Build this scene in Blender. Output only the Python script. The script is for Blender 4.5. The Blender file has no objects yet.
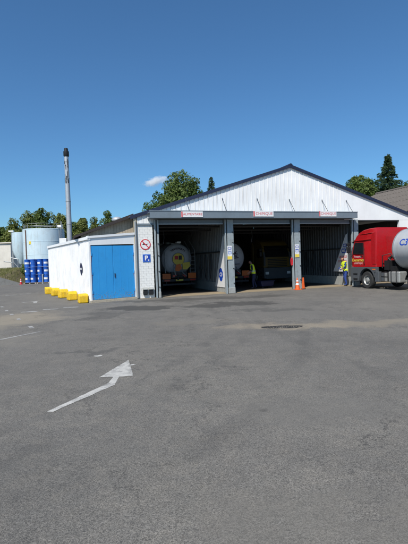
import bpy, math, random
from mathutils import Vector, Matrix, noise as mnoise
random.seed(7)
R = math.radians
scene = bpy.context.scene
col = scene.collection

# ------------------------------------------------------------------ camera, sky, sun, exposure
CAM_H = 1.8
ROLL = math.atan(0.034)
PITCH = R(1.4645)
fw = Vector((0, math.cos(PITCH), -math.sin(PITCH)))
r0 = Vector((1, 0, 0)); u0 = r0.cross(fw)
Rv = r0*math.cos(ROLL) - u0*math.sin(ROLL)
Uv = u0*math.cos(ROLL) + r0*math.sin(ROLL)
cd = bpy.data.cameras.new('camera')
cam = bpy.data.objects.new('camera', cd); col.objects.link(cam)
M4 = Matrix((Rv, Uv, -fw)).transposed().to_4x4(); M4.translation = (0, 0, CAM_H)
cam.matrix_world = M4
cd.sensor_fit = 'VERTICAL'; cd.sensor_height = 36.0; cd.lens = 430/544*36
cd.clip_start = 0.05; cd.clip_end = 8000
scene.camera = cam

SUN_EL = R(50)
sun_h = Vector((-0.40, -0.917, 0)).normalized()
sun_vec = Vector((sun_h.x*math.cos(SUN_EL), sun_h.y*math.cos(SUN_EL), math.sin(SUN_EL)))
world = bpy.data.worlds.new('World'); scene.world = world; world.use_nodes = True
wn = world.node_tree.nodes; wl = world.node_tree.links
bg = wn.get('Background') or wn.new('ShaderNodeBackground')
sky = wn.new('ShaderNodeTexSky'); sky.sky_type = 'NISHITA'; sky.sun_disc = False
sky.sun_elevation = SUN_EL; sky.sun_rotation = math.atan2(sun_h.x, sun_h.y)
sky.altitude = 100; sky.air_density = 1.05; sky.dust_density = 0.6; sky.ozone_density = 8.0
tint = wn.new('ShaderNodeMix'); tint.data_type = 'RGBA'; tint.blend_type = 'MULTIPLY'; tint.inputs[0].default_value = 1.0
tint.inputs[7].default_value = (.70, .96, 1.03, 1)      # camera white balance
wl.new(sky.outputs[0], tint.inputs[6]); wl.new(tint.outputs[2], bg.inputs[0]); bg.inputs[1].default_value = 0.090
sl = bpy.data.lights.new('sun', 'SUN'); sl.energy = 3.9; sl.angle = R(0.53); sl.color = (1.0, 0.955, 0.88)
so = bpy.data.objects.new('sun', sl); col.objects.link(so)
so.rotation_euler = sun_vec.to_track_quat('Z', 'Y').to_euler(); so.location = (-20, -30, 60)
scene.view_settings.view_transform = 'Standard'; scene.view_settings.look = 'None'
scene.view_settings.exposure = 0.42; scene.view_settings.gamma = 1.0
scene.view_settings.use_curve_mapping = False
scene.cycles.volume_bounces = 8; scene.cycles.max_bounces = 12

# ------------------------------------------------------------------ helpers
class MB:
    def __init__(s): s.v = []; s.f = []; s.m = []
    def add(s, verts, faces, mi=0):
        b = len(s.v); s.v += [tuple(p) for p in verts]
        for f in faces: s.f.append(tuple(i+b for i in f)); s.m.append(mi)
        return s
    def box(s, x0, y0, z0, x1, y1, z1, mi=0):
        v = [(x0,y0,z0),(x1,y0,z0),(x1,y1,z0),(x0,y1,z0),(x0,y0,z1),(x1,y0,z1),(x1,y1,z1),(x0,y1,z1)]
        return s.add(v, [(0,3,2,1),(4,5,6,7),(0,1,5,4),(1,2,6,5),(2,3,7,6),(3,0,4,7)], mi)
    def prism(s, pts, axis, a, b, mi=0):
        n = len(pts)
        def P(p, t):
            return (p[0], t, p[1]) if axis == 'y' else (t, p[0], p[1]) if axis == 'x' else (p[0], p[1], t)
        v = [P(p, a) for p in pts] + [P(p, b) for p in pts]
        f = [tuple(range(n)), tuple(range(2*n-1, n-1, -1))] + [(i, i+n, (i+1) % n + n, (i+1) % n) for i in range(n)]
        return s.add(v, f, mi)
    def tube(s, path, r, n=8, mi=0, caps=True):
        pts = [Vector(p) for p in path]
        rs = r if isinstance(r, (list, tuple)) else [r]*len(pts)
        v = []; f = []
        for i, p in enumerate(pts):
            d = (pts[min(i+1, len(pts)-1)] - pts[max(i-1, 0)]).normalized()
            a = d.orthogonal().normalized() if abs(d.z) > .95 else d.cross(Vector((0,0,1))).normalized()
            b = d.cross(a)
            for k in range(n):
                t = 2*math.pi*k/n
                v.append(p + (a*math.cos(t) + b*math.sin(t))*rs[i])
        for i in range(len(pts)-1):
            for k in range(n):
                f.append((i*n+k, i*n+(k+1) % n, (i+1)*n+(k+1) % n, (i+1)*n+k))
        if caps: f += [tuple(range(n-1, -1, -1)), tuple((len(pts)-1)*n+k for k in range(n))]
        return s.add(v, f, mi)
    def lathe(s, prof, n=32, c=(0,0,0), axis='z', mi=0, caps=True):
        v = []; f = []
        for (r, h) in prof:
            for k in range(n):
                t = 2*math.pi*k/n; x, y = r*math.cos(t), r*math.sin(t)
                p = (x, y, h) if axis == 'z' else (h, x, y) if axis == 'x' else (y, h, x)
                v.append((p[0]+c[0], p[1]+c[1], p[2]+c[2]))
        for i in range(len(prof)-1):
            for k in range(n):
                f.append((i*n+k, i*n+(k+1) % n, (i+1)*n+(k+1) % n, (i+1)*n+k))
        if caps: f += [tuple(range(n-1, -1, -1)), tuple((len(prof)-1)*n+k for k in range(n))]
        return s.add(v, f, mi)
    def build(s, name, mats, parent=None, smooth=False, bevel=0, seg=2, kind=None):
        me = bpy.data.meshes.new(name); me.from_pydata(s.v, [], s.f)
        if not isinstance(mats, (list, tuple)): mats = [mats]
        for m in mats: me.materials.append(m)
        if len(mats) > 1:
            for p, mi in zip(me.polygons, s.m): p.material_index = mi
        if smooth:
            me.polygons.foreach_set('use_smooth', [True]*len(me.polygons))
            try: me.set_sharp_from_angle(angle=R(40))
            except Exception: pass
        me.update()
        o = bpy.data.objects.new(name, me); col.objects.link(o)
        if parent: o.parent = parent
        if bevel:
            b = o.modifiers.new('bevel', 'BEVEL'); b.width = bevel; b.segments = seg; b.limit_method = 'ANGLE'; b.angle_limit = R(35)
        if kind: o['kind'] = kind
        return o

def tag(o, label, cat, group=None, kind=None):
    o['label'] = label; o['category'] = cat
    if group: o['group'] = group
    if kind: o['kind'] = kind
    return o
def thing(name, label, cat, loc=(0,0,0), rz=0, group=None, sc=1):
    o = bpy.data.objects.new(name, None); col.objects.link(o)
    o.location = loc; o.rotation_euler = (0, 0, rz); o.scale = (sc, sc, sc); o.empty_display_size = .2
    return tag(o, label, cat, group)
def copy_tree(o, parent=None):
    c = o.copy(); col.objects.link(c); c.parent = parent
    for ch in [x for x in bpy.data.objects if x.parent == o]: copy_tree(ch, c)
    return c
def text(s, size, bold=0.0, align='CENTER'):
    cu = bpy.data.curves.new('t', 'FONT'); cu.body = s; cu.size = size; cu.align_x = align; cu.align_y = 'CENTER'
    cu.offset = bold; cu.resolution_u = 4
    ob = bpy.data.objects.new('t', cu)
    me = bpy.data.meshes.new_from_object(ob)
    v = [tuple(p.co) for p in me.vertices]; f = [tuple(p.vertices) for p in me.polygons]
    bpy.data.objects.remove(ob); bpy.data.curves.remove(cu); bpy.data.meshes.remove(me)
    return v, f

# ------------------------------------------------------------------ materials
def nmat(name):
    m = bpy.data.materials.new(name); m.use_nodes = True
    return m, m.node_tree.nodes, m.node_tree.links, m.node_tree.nodes['Principled BSDF']
def ramp(n, l, src, p0, p1, c0=(0,0,0,1), c1=(1,1,1,1)):
    r = n.new('ShaderNodeValToRGB'); r.color_ramp.elements[0].position = p0; r.color_ramp.elements[1].position = p1
    r.color_ramp.elements[0].color = c0; r.color_ramp.elements[1].color = c1; l.new(src, r.inputs[0]); return r.outputs[0]
def mixc(n, l, fac, a, b, mode='MIX'):
    x = n.new('ShaderNodeMix'); x.data_type = 'RGBA'; x.blend_type = mode
    for sock, val in ((x.inputs[0], fac), (x.inputs[6], a), (x.inputs[7], b)):
        if hasattr(val, 'is_output'): l.new(val, sock)
        elif isinstance(val, (int, float)): sock.default_value = val
        else: sock.default_value = (*val, 1) if len(val) == 3 else val
    return x.outputs[2]
def math2(n, l, op, a, b=0.0, clamp=False):
    x = n.new('ShaderNodeMath'); x.operation = op; x.use_clamp = clamp
    for sock, val in ((x.inputs[0], a), (x.inputs[1], b)):
        if hasattr(val, 'is_output'): l.new(val, sock)
        else: sock.default_value = val
    return x.outputs[0]
def tex_noise(n, l, vec, scale, detail=4, rough=.55, dist=0):
    t = n.new('ShaderNodeTexNoise'); t.inputs['Scale'].default_value = scale; t.inputs['Detail'].default_value = detail
    t.inputs['Roughness'].default_value = rough; t.inputs['Distortion'].default_value = dist
    l.new(vec, t.inputs['Vector']); return t.outputs[0]
def scaled(n, l, vec, sx, sy, sz):
    mp = n.new('ShaderNodeMapping'); mp.inputs['Scale'].default_value = (sx, sy, sz); l.new(vec, mp.inputs[0]); return mp.outputs[0]

def surf(name, c, rough=.6, dirt=(.12,.1,.08), amt=.25, scale=1.2, streak=0.0, metal=0.0, bump=.02, bscale=30, c2=None, spec=.5):
    """painted / weathered surface: two-tone noise, grime blotches, vertical streaks, fine bump"""
    m, n, l, b = nmat(name)
    tc = n.new('ShaderNodeTexCoord'); v = tc.outputs['Object']
    n1 = tex_noise(n, l, v, scale, 6, .6)
    base = mixc(n, l, ramp(n, l, n1, .35, .7), c, c2 or tuple(x*.88 for x in c))
    n2 = tex_noise(n, l, v, scale*3.1, 8, .7)
    base = mixc(n, l, math2(n, l, 'MULTIPLY', ramp(n, l, n2, .48, .8), amt), base, dirt)
    if streak:
        n3 = tex_noise(n, l, scaled(n, l, v, 9, 9, .5), 1.0, 5, .6)
        base = mixc(n, l, math2(n, l, 'MULTIPLY', ramp(n, l, n3, .52, .78), streak), base, dirt)
    l.new(base, b.inputs['Base Color'])
    l.new(math2(n, l, 'ADD', rough-.12, math2(n, l, 'MULTIPLY', n2, .24)), b.inputs['Roughness'])
    b.inputs['Metallic'].default_value = metal
    b.inputs['Specular IOR Level'].default_value = spec
    if bump:
        bp = n.new('ShaderNodeBump'); bp.inputs['Strength'].default_value = bump*10; bp.inputs['Distance'].default_value = .01
        l.new(tex_noise(n, l, v, bscale, 3), bp.inputs['Height']); l.new(bp.outputs[0], b.inputs['Normal'])
    return m

WHITE = surf('white_cladding', (.86,.86,.85), .45, (.46,.44,.40), .16, .7, .22, bump=.004)
WHITE2 = surf('white_panel', (.86,.86,.85), .5, (.45,.43,.40), .14, .5, .16, bump=.004)
SHEDW = surf('shed_white', (.80,.80,.80), .5, (.36,.33,.27), .30, .8, .30, bump=.004)
NAVY = surf('navy_flashing', (.010,.018,.052), .6, (.05,.05,.06), .3, 2)
CANOPY = surf('canopy_steel', (.16,.20,.235), .55, (.10,.10,.10), .35, 1.2, .2)
STEEL = surf('post_steel', (.30,.345,.36), .6, (.12,.10,.08), .5, 2.0, .4)
CONC = surf('pier_concrete', (.34,.35,.335), .85, (.13,.11,.09), .5, 2.0, .35, bump=.05)
DARKM = surf('dark_metal', (.03,.032,.035), .6, (.06,.05,.04), .4, 3)
BLACK = surf('black_plastic', (.012,.012,.013), .5, (.04,.035,.03), .35, 5)
BLUE = surf('blue_door_paint', (.030,.31,.70), .45, (.03,.17,.36), .22, 1.0, .12, c2=(.04,.345,.74))
YELLOW = surf('yellow_paint', (.85,.53,.012), .7, (.20,.15,.07), .75, 4.0, .45, bump=.05)
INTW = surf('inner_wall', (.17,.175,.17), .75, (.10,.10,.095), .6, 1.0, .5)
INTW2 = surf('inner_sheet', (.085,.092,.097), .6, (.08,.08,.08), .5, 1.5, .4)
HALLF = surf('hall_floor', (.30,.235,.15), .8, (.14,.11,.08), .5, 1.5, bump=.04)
ROOFM = surf('roof_sheet', (.10,.11,.13), .6, (.05,.05,.05), .4, 1.0)
ASB = surf('fibre_cement_roof', (.135,.115,.098), .9, (.055,.048,.036), .8, 2.2, .4, bump=.05)
DROOF = surf('old_roof_edge', (.032,.024,.023), .8, (.05,.045,.04), .4, 3)
TIMBER = surf('weathered_timber', (.50,.42,.31), .85, (.17,.13,.10), .45, 3.0, .6, bump=.06, c2=(.38,.32,.24))
BRICKW = surf('white_brick', (.78,.775,.75), .75, (.33,.28,.21), .22, 1.6, .22, bump=.03)
ZINC = surf('zinc', (.46,.48,.50), .5, (.16,.15,.14), .45, 2.5, .35, metal=.35)
TANKB = surf('tank_pale_blue', (.50,.64,.71), .6, (.26,.22,.16), .3, .5, .4, c2=(.58,.69,.74), bump=.004)
GALV = surf('galvanised', (.38,.40,.41), .5, (.15,.14,.13), .4, 6, metal=.5)
DRUMB = surf('drum_blue', (.018,.11,.47), .4, (.03,.05,.12), .35, 3)
LABELW = surf('paper_white', (.74,.74,.74), .6, (.35,.33,.3), .2, 6)
RED = surf('red_sign', (.60,.02,.03), .5, (.25,.02,.02), .2, 6)
SIGNB = surf('sign_blue', (.012,.06,.40), .45, (.02,.04,.18), .2, 6)
SIGNLB = surf('sign_light_blue', (.08,.22,.62), .45, (.05,.1,.3), .2, 6)
SIGNY = surf('sign_yellow', (.80,.62,.08), .5, (.4,.3,.1), .2, 6)
ORANGE = surf('orange_plate', (.75,.16,.02), .5, (.25,.08,.03), .35, 8)
CONEO = surf('cone_orange', (.80,.12,.02), .55, (.25,.1,.05), .35, 9)
CREAM = surf('cream_render', (.70,.66,.58), .85, (.38,.33,.26), .35, .4, .3, bump=.03)
BEIGE = surf('beige_plastic', (.52,.45,.32), .6, (.25,.2,.14), .35, 3)
STONE = surf('retaining_concrete', (.44,.41,.36), .9, (.16,.14,.11), .5, 1.2, .3, bump=.06)
RUST = surf('rust', (.20,.085,.04), .9, (.08,.04,.03), .5, 6, bump=.06)
CABRED = surf('cab_red', (.42,.008,.012), .28, (.14,.04,.03), .34, 2.4, .16, bump=.002)
CABOCH = surf('cab_ochre', (.16,.10,.015), .45, (.15,.09,.03), .35, 2.0, .1, bump=.002)
CABGREY = surf('cab_grey_plastic', (.075,.083,.092), .6, (.13,.11,.09), .35, 4)
TYRE = surf('tyre_rubber', (.022,.022,.022), .9, (.09,.08,.07), .5, 6, bump=.06)
ALU = surf('dull_aluminium', (.42,.42,.40), .45, (.17,.14,.11), .5, 4, .3, metal=.45)
TANKS = surf('tank_silver', (.52,.54,.55), .4, (.27,.25,.22), .3, 1.2, .25, metal=.12, bump=.003)
TANKG = surf('tank_grey_white', (.60,.62,.66), .45, (.25,.23,.21), .35, 1.5, .25, bump=.003)
TANKR = surf('tank_rim_grey', (.16,.17,.19), .5, (.08,.08,.08), .4, 2)
HIVIS = surf('hi_vis_yellow', (.72,.86,.03), .8, (.4,.45,.05), .2, 8)
SILVERT = surf('reflective_tape', (.66,.68,.68), .4, (.4,.4,.4), .2, 8)
WORKB = surf('work_trousers_blue', (.025,.06,.26), .9, (.02,.03,.1), .35, 6)
NAVYC = surf('navy_cloth', (.012,.018,.06), .9, (.01,.012,.03), .35, 6)
SKIN = surf('skin', (.42,.20,.13), .6, (.3,.12,.08), .3, 10, bump=.01)
HAIR = surf('hair_brown', (.10,.03,.015), .8, (.03,.015,.01), .5, 20)
PANEWHITE = surf('lamp_white', (.8,.8,.78), .3, (.5,.5,.48), .2, 5)
LAMPR = surf('lamp_red', (.45,.02,.01), .25, (.2,.02,.02), .2, 8)
TUBN = surf('tub_navy', (.006,.012,.05), .5, (.03,.03,.05), .3, 4)

def glass_mat():
    m, n, l, b = nmat('dark_glass')
    b.inputs['Base Color'].default_value = (.012,.014,.016,1); b.inputs['Roughness'].default_value = .06
    return m
GLASS = glass_mat()

def paint_mat(name, c, wear):
    """road paint worn through to the asphalt"""
    m, n, l, b = nmat(name)
    tc = n.new('ShaderNodeTexCoord'); v = tc.outputs['Object']
    a = tex_noise(n, l, v, 4.5, 8, .75, .5); g = tex_noise(n, l, v, 85, 3, .7)
    mask = ramp(n, l, math2(n, l, 'ADD', math2(n, l, 'MULTIPLY', a, .6), math2(n, l, 'MULTIPLY', g, .4)), wear, wear+.14)
    l.new(mixc(n, l, mask, c, (.105,.103,.10)), b.inputs['Base Color']); b.inputs['Roughness'].default_value = .85
    bp = n.new('ShaderNodeBump'); bp.inputs['Strength'].default_value = .5; bp.inputs['Distance'].default_value = .004
    l.new(tex_noise(n, l, v, 110, 2), bp.inputs['Height']); l.new(bp.outputs[0], b.inputs['Normal'])
    return m
PAINT = paint_mat('road_paint', (.46,.445,.41), .475)
PAINTW = paint_mat('road_paint_worn', (.38,.37,.345), .455)

def asphalt_mat():
    m, n, l, b = nmat('asphalt')
    geo = n.new('ShaderNodeNewGeometry'); v = geo.outputs['Position']
    vo = n.new('ShaderNodeTexVoronoi'); vo.inputs['Scale'].default_value = 175; l.new(v, vo.inputs['Vector'])
    sepc = n.new('ShaderNodeSeparateColor'); l.new(vo.outputs['Color'], sepc.inputs[0])
    stone = ramp(n, l, sepc.outputs[0], .0, 1.0, (.066,.062,.056,1), (.196,.185,.165,1))
    vb = n.new('ShaderNodeTexVoronoi'); vb.inputs['Scale'].default_value = 95; l.new(v, vb.inputs['Vector'])
    sb = n.new('ShaderNodeSeparateColor'); l.new(vb.outputs['Color'], sb.inputs[0])
    stone = mixc(n, l, math2(n, l, 'MULTIPLY', ramp(n, l, sb.outputs[0], .84, .97), .5), stone, (.235,.22,.20))
    stone = mixc(n, l, math2(n, l, 'MULTIPLY', ramp(n, l, sb.outputs[1], .86, .98), .55), stone, (.04,.04,.04))
    big = tex_noise(n, l, v, .22, 5, .6, .4); mid = tex_noise(n, l, v, 1.1, 6, .65)
    stone = mixc(n, l, ramp(n, l, big, .36, .66), stone, mixc(n, l, 1.0, stone, (1.24,1.22,1.18), 'MULTIPLY'))
    stone = mixc(n, l, ramp(n, l, mid, .42, .72), stone, mixc(n, l, 1.0, stone, (.84,.84,.845), 'MULTIPLY'))
    fine = tex_noise(n, l, v, 24, 4, .7)
    stone = mixc(n, l, ramp(n, l, fine, .50, .75), stone, mixc(n, l, 1.0, stone, (1.16,1.15,1.13), 'MULTIPLY'))
    # mottling at arm's length and a metre
    m2 = tex_noise(n, l, v, 3.6, 7, .7, .6); m3 = tex_noise(n, l, scaled(n, l, v, 1.0, .35, 1), .8, 6, .62, .8)
    stone = mixc(n, l, ramp(n, l, m2, .44, .66), stone, mixc(n, l, 1.0, stone, (1.15,1.13,1.10), 'MULTIPLY'))
    stone = mixc(n, l, ramp(n, l, m3, .50, .68), stone, mixc(n, l, 1.0, stone, (.89,.89,.892), 'MULTIPLY'))
    # worn, sealed and oily patches with their own ragged outlines
    wv = n.new('ShaderNodeTexNoise'); wv.inputs['Scale'].default_value = .55; wv.inputs['Detail'].default_value = 9; wv.inputs['Roughness'].default_value = .68; l.new(v, wv.inputs['Vector'])
    sub = n.new('ShaderNodeVectorMath'); sub.operation = 'SUBTRACT'; l.new(wv.outputs['Color'], sub.inputs[0]); sub.inputs[1].default_value = (.5,.5,.5)
    scl = n.new('ShaderNodeVectorMath'); scl.operation = 'SCALE'; l.new(sub.outputs[0], scl.inputs[0]); scl.inputs['Scale'].default_value = 4.2
    warp = n.new('ShaderNodeVectorMath'); warp.operation = 'ADD'; l.new(v, warp.inputs[0]); l.new(scl.outputs[0], warp.inputs[1])
    sep = n.new('ShaderNodeSeparateXYZ'); l.new(warp.outputs[0], sep.inputs[0])
    sep0 = n.new('ShaderNodeSeparateXYZ'); l.new(v, sep0.inputs[0])
    edge = tex_noise(n, l, v, 14, 6, .75)
    def radial(sp, cx, cy, rx, ry):
        dx = math2(n, l, 'DIVIDE', math2(n, l, 'SUBTRACT', sp.outputs[0], cx), rx)
        dy = math2(n, l, 'DIVIDE', math2(n, l, 'SUBTRACT', sp.outputs[1], cy), ry)
        return math2(n, l, 'SQRT', math2(n, l, 'ADD', math2(n, l, 'MULTIPLY', dx, dx), math2(n, l, 'MULTIPLY', dy, dy)))
    def patch(cx, cy, rx, ry, soft=.35, frag=.9):
        d = math2(n, l, 'ADD', radial(sep, cx, cy, rx, ry), math2(n, l, 'MULTIPLY', math2(n, l, 'SUBTRACT', edge, .5), frag))
        return ramp(n, l, d, 1-soft, 1+soft, (1,1,1,1), (0,0,0,1))
    def lay(base, mask, c, amt): return mixc(n, l, math2(n, l, 'MULTIPLY', mask, amt), base, c)
    stone = lay(stone, patch(-2.6, 17.0, 1.8, 1.0, .18), (.052,.049,.044), .8)
    stone = lay(stone, patch(1.0, 17.4, 1.9, .9, .15), (.054,.051,.046), .78)
    stone = lay(stone, patch(2.6, 15.2, 1.4, .5, .2), (.066,.063,.058), .45)
    stone = lay(stone, patch(.2, 20.6, 4.6, .9, .2), (.056,.052,.046), .62)
    stone = lay(stone, patch(-3.6, 14.9, .9, 1.1, .25), (.064,.061,.056), .45)
    stone = lay(stone, patch(-2.6, 9.1, .9, .22, .3), (.062,.06,.057), .5)
    stone = lay(stone, patch(2.3, 11.25, 2.2, .75, .5), (.27,.228,.168), .75)
    stone = lay(stone, patch(4.6, 11.7, 1.9, .6, .5), (.25,.215,.16), .6)
    stone = lay(stone, patch(-.2, 12.6, 1.6, .5, .5), (.20,.178,.142), .35)
    stone = lay(stone, patch(-6.9, 14.6, 2.1, 2.9, .45), (.27,.232,.172), .75)
    stone = lay(stone, patch(-5.2, 10.2, 1.2, .9, .5), (.20,.182,.15), .45)
    stone = lay(stone, patch(4.5, 14.0, 6.0, .9, .4), (.15,.139,.122), .5)
    stone = lay(stone, patch(5.0, 9.1, 3.0, .5, .3), (.074,.071,.067), .25)
    stone = lay(stone, patch(1.6, 5.2, 1.6, .7, .5), (.155,.145,.128), .4)
    stone = lay(stone, patch(.9, 3.0, 1.2, .45, .5), (.16,.147,.125), .4)
    stone = lay(stone, patch(-1.6, 3.9, 1.1, .8, .5), (.078,.076,.072), .18)
    # tyre tracks sweeping from the bays
    def track(cx, cy, r, w, amt, base):
        d = math2(n, l, 'ABSOLUTE', math2(n, l, 'SUBTRACT', radial(sep0, cx, cy, 1, 1), r))
        d = math2(n, l, 'ADD', d, math2(n, l, 'MULTIPLY', math2(n, l, 'SUBTRACT', m2, .5), .35))
        mk = math2(n, l, 'MULTIPLY', ramp(n, l, d, w*.4, w, (1,1,1,1), (0,0,0,1)), ramp(n, l, m3, .38, .62))
        return lay(base, mk, (.058,.056,.053), amt)
    for r in (14.0, 16.1, 14.7): stone = track(-13.5, 13.0, r, .18, .22, stone)
    for r in (21.0, 23.0): stone = track(22.5, 13.5, r, .18, .20, stone)
    # cracks, sealed joints and oil spots
    vc = n.new('ShaderNodeTexVoronoi'); vc.feature = 'DISTANCE_TO_EDGE'; vc.inputs['Scale'].default_value = .42; l.new(warp.outputs[0], vc.inputs['Vector'])
    ck = math2(n, l, 'MULTIPLY', ramp(n, l, vc.outputs['Distance'], .003, .010, (1,1,1,1), (0,0,0,1)), ramp(n, l, big, .46, .54))
    stone = lay(stone, ck, (.03,.029,.028), .7)
    vs = n.new('ShaderNodeTexVoronoi'); vs.inputs['Scale'].default_value = 1.15; l.new(v, vs.inputs['Vector'])
    ssp = n.new('ShaderNodeSeparateColor'); l.new(vs.outputs['Color'], ssp.inputs[0])
    spot = math2(n, l, 'MULTIPLY', ramp(n, l, math2(n, l, 'ADD', vs.outputs['Distance'], math2(n, l, 'MULTIPLY', edge, .12)), .09, .16, (1,1,1,1), (0,0,0,1)), ramp(n, l, ssp.outputs[1], .80, .83))
    stone = lay(stone, spot, (.04,.038,.036), .5)
    l.new(stone, b.inputs['Base Color'])
    b.inputs['Roughness'].default_value = .88; b.inputs['Specular IOR Level'].default_value = .35
    bp = n.new('ShaderNodeBump'); bp.inputs['Strength'].default_value = .55; bp.inputs['Distance'].default_value = .004
    l.new(math2(n, l, 'ADD', vo.outputs['Distance'], math2(n, l, 'MULTIPLY', fine, .5)), bp.inputs['Height']); l.new(bp.outputs[0], b.inputs['Normal'])
    return m
ASPH = asphalt_mat()

def leaf_mat(name, c1, c2):
    m, n, l, b = nmat(name)
    tc = n.new('ShaderNodeTexCoord'); v = tc.outputs['Object']
    f = tex_noise(n, l, v, 1.3, 3); g = tex_noise(n, l, v, 9, 2)
    c = mixc(n, l, ramp(n, l, math2(n, l, 'ADD', math2(n, l, 'MULTIPLY', f, .5), math2(n, l, 'MULTIPLY', g, .5)), .35, .65), c1, c2)
    l.new(c, b.inputs['Base Color']); b.inputs['Roughness'].default_value = .65
    tr = n.new('ShaderNodeBsdfTranslucent'); l.new(c, tr.inputs[0])
    mx = n.new('ShaderNodeMixShader'); mx.inputs[0].default_value = .35
    l.new(b.outputs[0], mx.inputs[1]); l.new(tr.outputs[0], mx.inputs[2])
    l.new(mx.outputs[0], n['Material Output'].inputs[0])
    return m
LEAFA = leaf_mat('leaf_mid', (.062,.118,.020), (.148,.192,.040))
LEAFB = leaf_mat('leaf_dark', (.044,.100,.020), (.105,.170,.034))
LEAFD = leaf_mat('leaf_yellowish', (.105,.145,.026), (.215,.235,.056))
LEAFC = leaf_mat('leaf_conifer', (.034,.072,.028), (.066,.110,.042))
LEAFG = leaf_mat('grass_blade', (.12,.15,.03), (.26,.24,.08))
BARK = surf('bark', (.09,.07,.05), .95, (.04,.03,.02), .5, 6, bump=.08)
SOIL = surf('soil', (.16,.13,.07), .95, (.08,.09,.03), .6, 1.5, bump=.08)

# ------------------------------------------------------------------ ground and road paint
g = MB(); S = 3000
g.add([(-S,-S,0),(S,-S,0),(S,S,0),(-S,S,0)], [(0,1,2,3)])
ground = g.build('ground', ASPH); ground['kind'] = 'structure'; ground['label'] = 'grey worn asphalt yard with sealed and sandy patches'

def ragged(poly, amt=.006, step=.07):
    out = []
    for i, p in enumerate(poly):
        q = poly[(i+1) % len(poly)]; d = math.hypot(q[0]-p[0], q[1]-p[1]); k = max(1, int(d/step))
        for j in range(k):
            t = j/k; out.append((p[0]+(q[0]-p[0])*t+random.uniform(-amt,amt), p[1]+(q[1]-p[1])*t+random.uniform(-amt,amt)))
    return out
def marking(poly, label, cat='road marking', group=None, mat=PAINT, z=.004):
    cx = sum(p[0] for p in poly)/len(poly); cy = sum(p[1] for p in poly)/len(poly)
    poly = ragged(poly)
    t = MB(); t.add([(x-cx, y-cy, 0) for x, y in poly], [tuple(range(len(poly)))])
    o = t.build('road_marking', mat); o.location = (cx, cy, z)
    return tag(o, label, cat, group)
arrow = [(-2.0,5.28),(-1.92,5.27),(-1.385,6.36),(-1.41,6.815),(-1.19,6.84),(-1.46,7.99),(-1.73,6.81),(-1.50,6.815),(-1.50,6.48)]
marking(arrow, 'big white painted arrow with bent shaft on the open asphalt')
def strip(p, q, w):
    p = Vector((*p, 0)); q = Vector((*q, 0)); d = (q-p).normalized(); s = Vector((-d.y, d.x, 0))*w/2
    return [tuple((p-s).xy), tuple((q-s).xy), tuple((q+s).xy), tuple((p+s).xy)]
marking(strip((-7.5,6.2),(-4.59,11.86),.10), 'long thin white line along the sandy asphalt edge', mat=PAINTW)
def dash(cx, cy, ln, w, ang, label, group=None):
    d = Vector((math.cos(ang), math.sin(ang)))*ln/2
    marking(strip((cx-d.x, cy-d.y), (cx+d.x, cy+d.y), w), label, group=group, mat=PAINTW)
for cx, cy in ((-7.05,17.2),(-6.46,17.94),(-5.78,18.48)):
    dash(cx, cy, .62, .26, R(8), 'short faded white dash in the row beside the yellow blocks', 'dashes beside the yellow blocks')
for cx, cy in ((-12.6,27.98),(-11.98,28.71)):
    dash(cx, cy, .7, .3, R(12), 'pale worn dash on the road near the blue drums', 'dashes near the drums')
for cx, cy in ((-9.36,19.78),(-8.28,17.9),(-6.47,14.85),(-5.22,12.81),(-7.4,16.4)):
    dash(cx, cy, .5, .12, R(118), 'narrow worn dash in the broken line across the tan asphalt', 'dashes of the broken line')
a0 = Vector((-8.95,21.9))
marking([(a0.x+dx, a0.y+dy) for dx, dy in ((-.55,.25),(-.3,-.1),(.15,.1),(.5,-.75),(.62,-.6),(.3,.2),(.25,.75),(-.05,.15))], 'small faded white arrow on the road before the yellow blocks', mat=PAINTW)
def splash(c, r, label):
    p = [(c[0]+r*(1+.5*random.uniform(-1,1))*math.cos(k*math.pi/7), c[1]+1.1*r*(1+.5*random.uniform(-1,1))*math.sin(k*math.pi/7)) for k in range(14)]
    marking(p, label, 'paint spot')
splash((-2.15,8.42), .075, 'small white paint spot behind the big arrow')
splash((-1.33,7.58), .055, 'tiny white paint spot touching the big arrow head')

# pothole with loose gravel
ph = thing('pothole', 'dark shallow pothole with loose gravel in the sandy asphalt', 'pothole', (2.0, 11.25, 0))
ring = []
for k in range(40):
    t = k/40*2*math.pi
    q = 1 + .28*mnoise.noise(Vector((math.cos(t)*1.7, math.sin(t)*1.7, 3)))
    ring.append((.50*q*math.cos(t), .20*q*math.sin(t)))
m = MB(); n_ = len(ring)
m.add([(x*1.12, y*1.12, .004) for x, y in ring] + [(x, y, .008) for x, y in ring] + [(x*.9, y*.88, .007) for x, y in ring] + [(0,0,.006)],
      [(i, (i+1) % n_, n_+(i+1) % n_, n_+i) for i in range(n_)] + [(n_+i, n_+(i+1) % n_, 2*n_+(i+1) % n_, 2*n_+i) for i in range(n_)] + [(2*n_+i, 2*n_+(i+1) % n_, 3*n_) for i in range(n_)])
m.build('worn_hollow', surf('pothole_dark', (.022,.020,.018), .95, (.07,.06,.05), .5, 14, bump=.1), ph)
m = MB()
for k in range(300):
    x = random.gauss(.25, .75); y = random.gauss(-.16, .10) if random.random() < .55 else random.gauss(0, .35); s = random.uniform(.005, .011)
    a = random.random()*6; zz = .006
    v = [(x+s*math.cos(a+q*1.57)*random.uniform(.7,1.2), y+s*math.sin(a+q*1.57)*random.uniform(.7,1.2), zz) for q in range(4)] + [(x, y, zz+s*1.1)]
    m.add(v, [(0,1,4),(1,2,4),(2,3,4),(3,0,4)])
m.build('loose_gravel', surf('gravel_pale', (.27,.245,.20), .95, (.12,.1,.08), .5, 8), ph, kind='stuff')
m = MB()
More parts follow.
